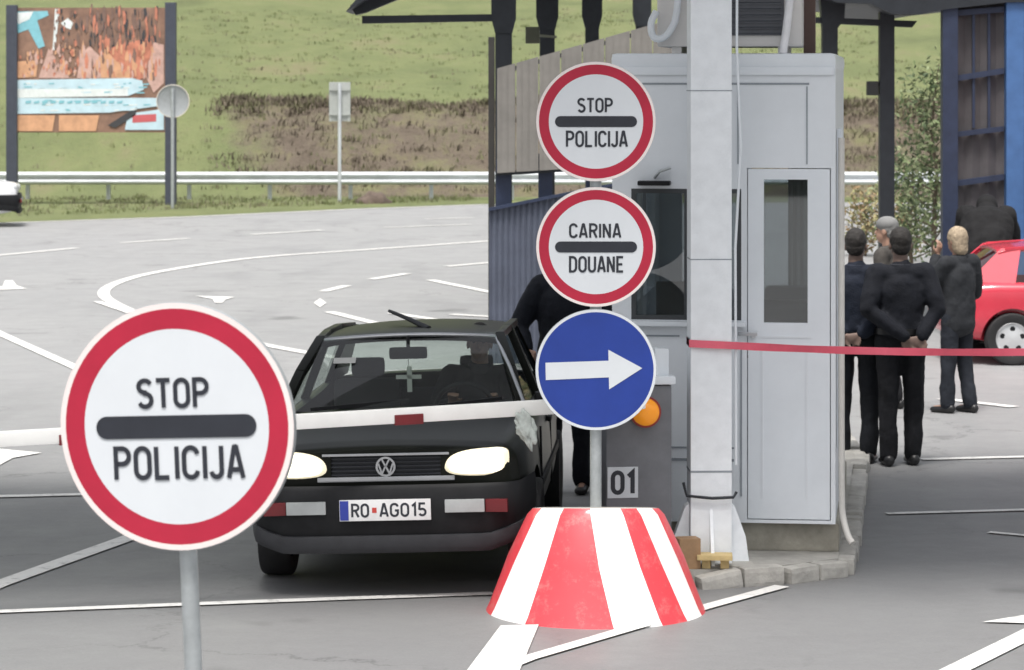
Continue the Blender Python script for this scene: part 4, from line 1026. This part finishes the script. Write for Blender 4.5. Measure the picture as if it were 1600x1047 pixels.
    rs_ = MB(); rs_.box((-1.05, 0, .48), (.5, 1.2, .16), bev=.05); rs_.box((-1.36, 0, .68), (.14, 1.2, .42), Matrix.Rotation(R(-14), 3, 'Y'), .05); part(rs_, 'rear_seat', mat('seat_cloth', (.03, .03, .033), .9))
    mr = MB(); mr.box((.42, 0, 1.285), (.03, .24, .075), bev=.02); mr.tube([(.42, 0, 1.30), (.40, 0, 1.385)], .012, 8); part(mr, 'rear_view_mirror', M_black_pl)
    sw = MB()
    ringp = [(.56 + .05 * math.sin(a), .36 + .185 * math.cos(a), .93 + .175 * math.sin(a)) for a in [2 * PI * k / 28 for k in range(29)]]
    sw.tube(ringp, .014, 8); sw.box((.58, .36, .92), (.05, .34, .05), bev=.01); part(sw, 'steering_wheel', M_black_pl)
    if lit:
        pd = MB(); pd.tube([(.43, 0, 1.25), (.43, 0, 1.19)], .003, 6); pd.box((.43, .005, 1.12), (.012, .03, .16)); pd.box((.43, .0, 1.135), (.012, .16, .025)); part(pd, 'hanging_cross', mat('pendant_pale', (.50, .52, .48), .6))
        sk = MB(); sk.add([(.60, -.455, 1.245), (.60, -.315, 1.245), (.545, -.315, 1.275), (.545, -.455, 1.275)], [(0, 1, 2, 3)]); sk.add([(v[0] - .0, v[1], v[2]) for v in []], []) ; part(sk, 'windscreen_sticker', mat('sticker_pale', (.5, .5, .48), .6))
        an = MB(); an.tube([(.05, .1, 1.405), (-.2, -.06, 1.455), (-.42, -.2, 1.49)], [.02, .015, .011], 8); part(an, 'aerial', M_grey_pl, roof)
        for wa, wb in (((1.02, -.55, 1.005), (.93, .05, 1.04)), ((1.04, .1, 1.0), (.93, .62, 1.04))):
            wp = MB(); wp.bar(wa, wb, .02, .02); part(wp, 'wiper', M_black_pl)
    if roll: body.rotation_euler = (roll, 0, 0)
    # wheels
    for wx in (1.13, -1.345):
        for s_ in (1, -1):
            wh = bpy.data.objects.new('wheel', None)
            ty = MB(); ty.lathe([(.19, -.08), (.25, -.098), (.285, -.095), (.298, -.08), (.302, 0), (.298, .08), (.285, .095), (.25, .098), (.19, .08)], 40, 'Y', (0, 0, 0))
            tyre = ty.build('wheel', M_rubber, t, 40, (wx, s_ * .752, .302))
            ri = MB(); ri.lathe([(.195, s_ * .075), (.188, s_ * .082), (.165, s_ * .06), (.10, s_ * .066), (.05, s_ * .078), (.001, s_ * .08)], 36, 'Y')
            rim = ri.build('rim', mat('rim_silver', (.62, .63, .64), .3, .5, .05, 8) if alloy else mat('rim_dark', (.12, .12, .125), .45, .5), tyre, 40)
            if alloy:
                ho = MB()
                for k in range(5):
                    a = 2 * PI * k / 5 + .3; c = (math.cos(a) * .118, s_ * .0665, math.sin(a) * .118)
                    ho.lathe([(.030, 0), (.001, s_ * .003)], 14, 'Y', c)
                ho.build('rim_hole', M_black_pl, tyre)
    return t, body
M_paint_blk = mat('paint_black', (.007, .008, .006), .34, 0, .2, 5, coat=.0, spec=.16)
M_paint_red = mat('paint_red', (.52, .035, .06), .25, 0, .08, 4, coat=.7)
M_paint_wht = mat('paint_white', (.72, .73, .74), .3, 0, .04, 4, coat=.5)
fwd = Vector((-.062, -1)).normalized(); ang = math.atan2(fwd.y, fwd.x)
fc = Vector(((606 - 800) / F * 17.4, 17.4))
cc = fc - fwd * 2.012
car, cbody = make_car('black hatchback with lit headlights waiting behind the barrier arm', (cc.x, cc.y, 0), ang, M_paint_blk, roll=R(1.6), lit=True)
red, _ = make_car('red hatchback with silver alloy wheels at the right edge', (4.66 + 1.84, 32.55, 0), R(2), M_paint_red, alloy=True)
red.scale = (.935, .935, .915)
wht, _ = make_car('pale car with dark bumper nosing in at the left edge of the far road', (-10.15 - 2.0, 62.2, 0), R(8), M_paint_wht, lower=M_black_pl)

# ================================================================= PEOPLE
def capsule(mb, p0, p1, r0, r1, side=(1, 0, 0), n=18):
    """tapered elliptical limb with round ends; r = (side radius, other radius) or a number"""
    p0 = Vector(p0); p1 = Vector(p1); r0 = (r0, r0) if not isinstance(r0, tuple) else r0; r1 = (r1, r1) if not isinstance(r1, tuple) else r1
    ax = p1 - p0; L = max(ax.length, 1e-4); z = ax / L; s_ = Vector(side); s_ = s_ - z * s_.dot(z)
    if s_.length < .05: s_ = z.orthogonal()
    s_.normalize(); f_ = z.cross(s_)
    rings = []
    for k in range(5):
        a = R(-84 + 84 * k / 4); rings.append((p0 + z * (min(r0) * math.sin(a)), r0[0] * math.cos(a), r0[1] * math.cos(a)))
    for k in range(5):
        a = R(84 * k / 4); rings.append((p1 + z * (min(r1) * math.sin(a)), r1[0] * math.cos(a), r1[1] * math.cos(a)))
    vs = []
    for c, a, b_ in rings:
        for k in range(n):
            t_ = 2 * PI * k / n; vs.append(c + s_ * a * math.cos(t_) + f_ * b_ * math.sin(t_))
    m = len(rings); fs = [(j * n + k, j * n + (k + 1) % n, (j + 1) * n + (k + 1) % n, (j + 1) * n + k) for j in range(m - 1) for k in range(n)]
    fs += [tuple(reversed(range(n))), tuple((m - 1) * n + k for k in range(n))]
    mb.add(vs, fs)
def ellipsoid(mb, c, r, rot=None, n=16):
    bm = bmesh.new(); bmesh.ops.create_uvsphere(bm, u_segments=n * 2, v_segments=n, radius=1)
    for v in bm.verts: v.co = Vector((v.co.x * r[0], v.co.y * r[1], v.co.z * r[2]))
    mb.bm(bm, Matrix.Translation(Vector(c)) @ (rot.to_4x4() if rot else Matrix.Identity(4))); bm.free()
TEX = bpy.data.textures.new('cloth_folds', 'CLOUDS'); TEX.noise_scale = .17; TEX.noise_depth = 2
TEXH = bpy.data.textures.new('hair_lumps', 'CLOUDS'); TEXH.noise_scale = .035; TEXH.noise_depth = 3
def fuse(mb, name, mt, parent, voxel=.012, folds=0.0, sm=6, tex=None):
    me = bpy.data.meshes.new(name); me.from_pydata(mb.v, [], mb.f)
    bm = bmesh.new(); bm.from_mesh(me); bmesh.ops.recalc_face_normals(bm, faces=bm.faces); bm.to_mesh(me); bm.free()
    mods = [('REMESH', dict(mode='VOXEL', voxel_size=voxel)), ('SMOOTH', dict(factor=.5, iterations=sm))]
    if folds: mods.append(('DISPLACE', dict(texture=tex or TEX, strength=folds, mid_level=.5, texture_coords='LOCAL')))
    res = evaluated(me, mods); res.materials.clear(); res.materials.append(mt)
    return link(name, res, parent, 180)
def hand(mb, w_, d, side, curl=.7):
    """palm and five fingers from wrist w_ pointing along d; side = direction the palm widens"""
    w_ = Vector(w_); d = Vector(d).normalized(); s_ = Vector(side); s_ = (s_ - d * s_.dot(d)).normalized(); nrm = d.cross(s_)
    capsule(mb, w_, w_ + d * .085, (.026, .016), (.040, .015), s_)
    for k, (o, l) in enumerate(((-.030, .068), (-.010, .076), (.010, .072), (.029, .056))):
        a = w_ + d * .09 + s_ * o; q = d
        m1 = a + (d * math.cos(curl * .5) + nrm * math.sin(curl * .5)) * l * .5; m2 = m1 + (d * math.cos(curl * 1.3) + nrm * math.sin(curl * 1.3)) * l * .5
        capsule(mb, a, m1, .0095, .0088, n=8); capsule(mb, m1, m2, .0088, .0075, n=8)
    a = w_ + d * .03 - s_ * .028; b_ = a + (d * .6 - s_ * .7 + nrm * .3).normalized() * .038; capsule(mb, a, b_, .013, .010, n=8); capsule(mb, b_, b_ + (d * .9 - s_ * .1 + nrm * .35).normalized() * .032, .010, .008, n=8)
def person(label, loc, rz, J, height=1.78, jacket=(.02, .022, .03), trousers=(.018, .019, .025), hair=(.02, .017, .015), hairstyle='short', jacket_hem=.88, skin=M_skin, seed=0, hood=False, folds=.036, bulk=1.0, yoke=None, cap=None, collar=True, belt=False):
    """J: dict of joint overrides in metres for a 1.78 m figure facing +y"""
    j = dict(pel=(0, 0, .97), waist=(0, .0, 1.10), chest=(0, .0, 1.32), neck=(0, -.01, 1.49), head=(0, .02, 1.645),
             shl=(-.185, -.01, 1.435), shr=(.185, -.01, 1.435), ell=(-.25, -.03, 1.14), elr=(.25, -.03, 1.14), wrl=(-.24, .05, .90), wrr=(.24, .05, .90),
             hdl=(0, .1, -1), hdr=(0, .1, -1), hpl=(-.095, 0, .93), hpr=(.095, 0, .93), knl=(-.105, .02, .51), knr=(.105, .02, .51), anl=(-.11, -.03, .09), anr=(.11, -.03, .09), yaw=0, pitch=0, tl=(0, 1, 0), tr=(0, 1, 0))
    j.update(J); V = lambda k: Vector(j[k])
    s0 = height / 1.78
    t = thing('person', label, 'person', loc, rz); t.scale = (s0, s0, s0)
    H = Matrix.Rotation(R(j['yaw']), 3, 'Z') @ Matrix.Rotation(R(j['pitch']), 3, 'X'); hc = V('head')
    hp = lambda x, y, z: hc + H @ Vector((x, y, z))
    b = MB()
    ellipsoid(b, hp(0, -.012, .03), (.076, .096, .098), H); ellipsoid(b, hp(0, .022, -.045), (.060, .072, .075), H); ellipsoid(b, hp(0, .055, -.085), (.03, .03, .022), H)
    capsule(b, hp(0, .088, .012), hp(0, .106, -.022), .010, .014, n=10); capsule(b, hp(-.022, .088, -.062), hp(.022, .088, -.062), .009, .009, n=8)
    for s_ in (1, -1):
        ellipsoid(b, hp(s_ * .079, -.01, -.01), (.010, .022, .034), H, 8); ellipsoid(b, hp(s_ * .033, .074, .028), (.02, .014, .008), H, 8)
    capsule(b, V('neck') - Vector((0, 0, .05)), hp(0, -.015, -.07), .062, .056)
    capsule(b, V('chest'), V('neck') - Vector((0, 0, .08)), (.155, .105), (.11, .075)); capsule(b, V('waist'), V('chest'), (.135, .10), (.155, .105)); capsule(b, V('pel'), V('waist'), (.15, .105), (.135, .10))
    for k, hd in (('l', -1), ('r', 1)):
        sh_, el, wr, hpj, kn, an = V('sh' + k), V('el' + k), V('wr' + k), V('hp' + k), V('kn' + k), V('an' + k)
        capsule(b, V('neck') - Vector((0, 0, .07)), sh_, .06, .056); capsule(b, sh_, el, .050, .040); capsule(b, el, wr, .040, .027)
        hand(b, wr, V('hd' + k), j.get('hs' + k, (0, hd * -1.0, 0)) if not isinstance(j.get('hs' + k), Vector) else j['hs' + k], j.get('curl', .8))
        capsule(b, hpj, kn, .082, .056); capsule(b, kn, an, .055, .036); capsule(b, an + Vector((0, -.01, -.035)), an + V('t' + k) * .13 + Vector((0, 0, -.05)), .034, .026)
    fuse(b, 'body', skin, t, .008, 0, 3)
    for s_ in (1, -1):
        e = MB(); ellipsoid(e, hp(s_ * .032, .077, .014), (.011, .008, .009), H, 8); e.build('eye', mat('eye_dark', (.03, .02, .015), .2), t, 180)
    # jacket
    jm = mat('jacket_%d' % seed, jacket, .85, 0, .25, 9, .3, 90, spec=.25)
    q = MB(); hem = V('pel').lerp(V('waist'), (jacket_hem - .97) / .13) if jacket_hem > .97 else V('pel') + Vector((0, 0, jacket_hem - .97))
    B = bulk
    capsule(q, V('chest'), V('neck') - Vector((0, 0, .06)), (.18 * B, .128 * B), (.10, .08)); capsule(q, V('waist'), V('chest'), (.17 * B, .13 * B), (.182 * B, .132 * B)); capsule(q, hem + Vector((0, 0, .10)), V('waist'), (.178 * B, .128 * B), (.17 * B, .13 * B))
    capsule(q, V('neck') - Vector((0, .005, .045)), V('neck') + Vector((0, 0, .0)), .078, .07)
    for k in 'lr':
        sh_, el, wr = V('sh' + k), V('el' + k), V('wr' + k)
        capsule(q, V('neck') - Vector((0, 0, .075)), sh_ + Vector((0, 0, .0)), .072, .074 * B); capsule(q, sh_, el, .076 * B, .061 * B); capsule(q, el, el.lerp(wr, .9), .061 * B, .046 * B)
    jk = fuse(q, 'jacket', jm, t, .012, folds, 4)
    if collar:
        y_ = MB(); y_.lathe([(.066, -.02), (.082, -.025), (.080, .035), (.070, .04), (.066, -.02)], 24, 'Z', V('neck') + Vector((0, .008, -.025))); y_.build('collar', mat('collar_%d' % seed, tuple(c_ * 1.5 for c_ in jacket), .8), jk, 60)
    if belt:
        y_ = MB(); y_.lathe([(1, -.022), (1.03, -.022), (1.03, .022), (1, .022), (1, -.022)], 36, 'Z'); y_.v = [(v[0] * .182 * B + hem.x, v[1] * .137 * B + hem.y, v[2] + hem.z + .085) for v in y_.v]; y_.build('belt', mat('belt_black', (.008, .008, .009), .35), jk, 60)
    if yoke:
        y_ = MB(); capsule(y_, V('shl') + Vector((-.012, 0, .02)), V('shr') + Vector((.012, 0, .02)), .088 * B, .088 * B); capsule(y_, V('neck') - Vector((0, 0, .09)), V('neck') - Vector((0, 0, .02)), (.115, .09), (.082, .076))
        fuse(y_, 'shoulder_yoke', mat('yoke_%d' % seed, yoke, .85, 0, .2, 9), jk, .012, .012, 4)
    tm = mat('trousers_%d' % seed, trousers, .85, 0, .25, 9, .3, 90, spec=.25)
    q = MB(); capsule(q, V('pel') + Vector((0, 0, -.03)), V('pel') + Vector((0, 0, .07)), (.165, .118), (.155, .112))
    for k in 'lr':
        hpj, kn, an = V('hp' + k), V('kn' + k), V('an' + k); capsule(q, hpj, kn, .098, .076); capsule(q, kn, an + Vector((0, 0, .0)), .076, .066)
    fuse(q, 'trousers', tm, t, .012, folds, 4)
    for k in 'lr':
        an, td = V('an' + k), V('t' + k); q = MB(); capsule(q, an + Vector((0, 0, -.045)) - td * .045, an + td * .15 + Vector((0, 0, -.062)), (.042, .045), (.044, .028)); 
        for i, v in enumerate(q.v):
            if v[2] < an.z - .09: q.v[i] = (v[0], v[1], an.z - .09)
        q.build('shoe', mat('shoe_black', (.012, .012, .013), .4), t, 60)
    hm = mat('hair_%d' % seed, hair, .7, 0, .35, 40, .4, 120)
    q = MB()
    if hairstyle == 'short':
        ellipsoid(q, hp(0, -.022, .042), (.083, .098, .098), H); ellipsoid(q, hp(0, -.055, -.015), (.070, .055, .065), H)
    elif hairstyle == 'bob':
        ellipsoid(q, hp(0, -.018, .036), (.092, .106, .106), H); capsule(q, hp(0, -.035, .03), hp(0, -.045, -.085), (.094, .088), (.082, .062))
    elif hairstyle == 'hood':
        ellipsoid(q, hp(0, -.02, .02), (.118, .125, .135), H); capsule(q, hp(0, -.05, -.06), V('neck') - Vector((0, .03, .03)), .11, .13)
    hr = fuse(q, 'hair' if hairstyle != 'hood' else 'hood', hm if hairstyle != 'hood' else jm, t, .006, .011 if hairstyle != 'hood' else .014, 2, TEXH if hairstyle != 'hood' else TEX)
    if cap:
        q = MB(); ellipsoid(q, hp(0, -.01, .062), (.092, .108, .078), H); fuse(q, 'cap', mat('cap_%d' % seed, cap, .8), t, .009, 0, 3)
    return t
BACK = dict(ell=(-.262, -.10, 1.17), elr=(.262, -.10, 1.17), wrl=(-.07, -.165, .97), wrr=(.06, -.175, .98), hdl=(.9, -.05, -.25), hdr=(-.9, -.06, -.3), hsl=(0, 0, 1), hsr=(0, 0, 1))
M_skin_dim = mat('skin_dark', (0.20, 0.135, 0.11), 0.6, 0, 0.1, 14)
q = G(1407, 727)
person('officer in dark navy jacket standing with hands behind his back, seen whole beyond the tape', (q.x, q.y, 0), R(4), dict(BACK, wrr=(.12, -.17, .96), wrl=(.02, -.17, .95), anl=(-.10, -.03, .09), anr=(.10, .02, .09), knl=(-.09, .0, .51)), 1.86, (.013, .0145, .020), (.011, .0115, .014), skin=M_skin_dim, seed=1, bulk=1.06, jacket_hem=.92, belt=True)
q = G(1337, 722)
person('dark haired officer in a navy jacket half hidden by the booth corner', (q.x, q.y, 0), R(-14), dict(BACK), 1.84, (.014, .018, .030), (.010, .0115, .015), skin=M_skin_dim, seed=2, bulk=1.06, jacket_hem=.92)
q = G(1497, 645)
person('blonde grey haired person in a dark grey coat holding a hand up to the face', (q.x, q.y, 0), R(38), dict(ell=(-.26, .14, 1.20), wrl=(-.11, .17, 1.50), hdl=(.2, -.2, 1), hsl=(1, 0, 0), elr=(.27, .02, 1.14), wrr=(.17, .2, 1.02), hdr=(-.4, .6, .1), anl=(-.11, .04, .09), anr=(.11, -.06, .09), pitch=-6, tl=(-.2, .98, 0)), 1.68, (.024, .026, .030), (.018, .021, .028), (.33, .26, .18), 'bob', .75, seed=3, bulk=1.08)
q = G(1388, 640)
person('grey haired person in a cap mostly hidden behind the officer with hands behind his back', (q.x, q.y, 0), R(60), dict(), 1.76, (.06, .055, .05), (.015, .015, .018), (.20, .20, .195), 'short', .9, seed=4, cap=(.17, .172, .17))
person('person in a black hooded jacket leaning forward behind the red car', (P(1541, 0, 34.4).x, 34.4, 0), R(-10), dict(pel=(0, -.10, .95), waist=(0, -.04, 1.08), chest=(0, .10, 1.28), neck=(0, .24, 1.40), head=(0, .36, 1.46), pitch=-35, shl=(-.21, .19, 1.38), shr=(.21, .19, 1.38), ell=(-.27, .36, 1.16), elr=(.27, .36, 1.16), wrl=(-.18, .55, 1.05), wrr=(.18, .55, 1.05), hdl=(0, 1, -.2), hdr=(0, 1, -.2), hsl=(1, 0, 0), hsr=(1, 0, 0)), 1.86, (.012, .012, .013), (.012, .012, .014), hairstyle='hood', seed=5, bulk=1.65)
person('officer in black uniform standing beside the black hatchback behind the round signs', (.40, 21.95, 0), R(172), dict(ell=(-.30, .08, 1.16), elr=(.34, .04, 1.16), wrl=(-.12, .24, 1.08), wrr=(.26, .20, 1.0), hdl=(.6, .7, .1), hdr=(-.6, .6, -.2), hsl=(0, 0, 1), hsr=(0, 0, 1)), 1.85, (.010, .012, .018), (.010, .011, .016), seed=6, bulk=1.18, jacket_hem=.9)
# driver, seated (car-local: x forward, y left) -> world
dm = Matrix.Translation(Vector((cc.x, cc.y, 0))) @ Matrix.Rotation(ang, 4, 'Z')
dp = dm @ Vector((-.20, .36, 0))
person('driver in dark clothes sitting behind the wheel of the black hatchback', (dp.x, dp.y, -.32), ang - PI / 2, dict(pel=(0, -.10, .97), waist=(0, -.13, 1.10), chest=(0, -.16, 1.32), neck=(0, -.17, 1.49), head=(0, -.13, 1.64), shl=(-.19, -.15, 1.43), shr=(.19, -.15, 1.43), ell=(-.26, .12, 1.22), elr=(.26, .12, 1.22), wrl=(-.14, .40, 1.30), wrr=(.14, .40, 1.30), hdl=(.1, .6, .5), hdr=(-.1, .6, .5), hsl=(1, 0, 0), hsr=(1, 0, 0), hpl=(-.1, -.08, .92), hpr=(.1, -.08, .92), knl=(-.13, .36, .98), knr=(.13, .36, .98), anl=(-.12, .62, .72), anr=(.12, .62, .72)), 1.74, (.018, .018, .02), seed=7, jacket_hem=1.0)
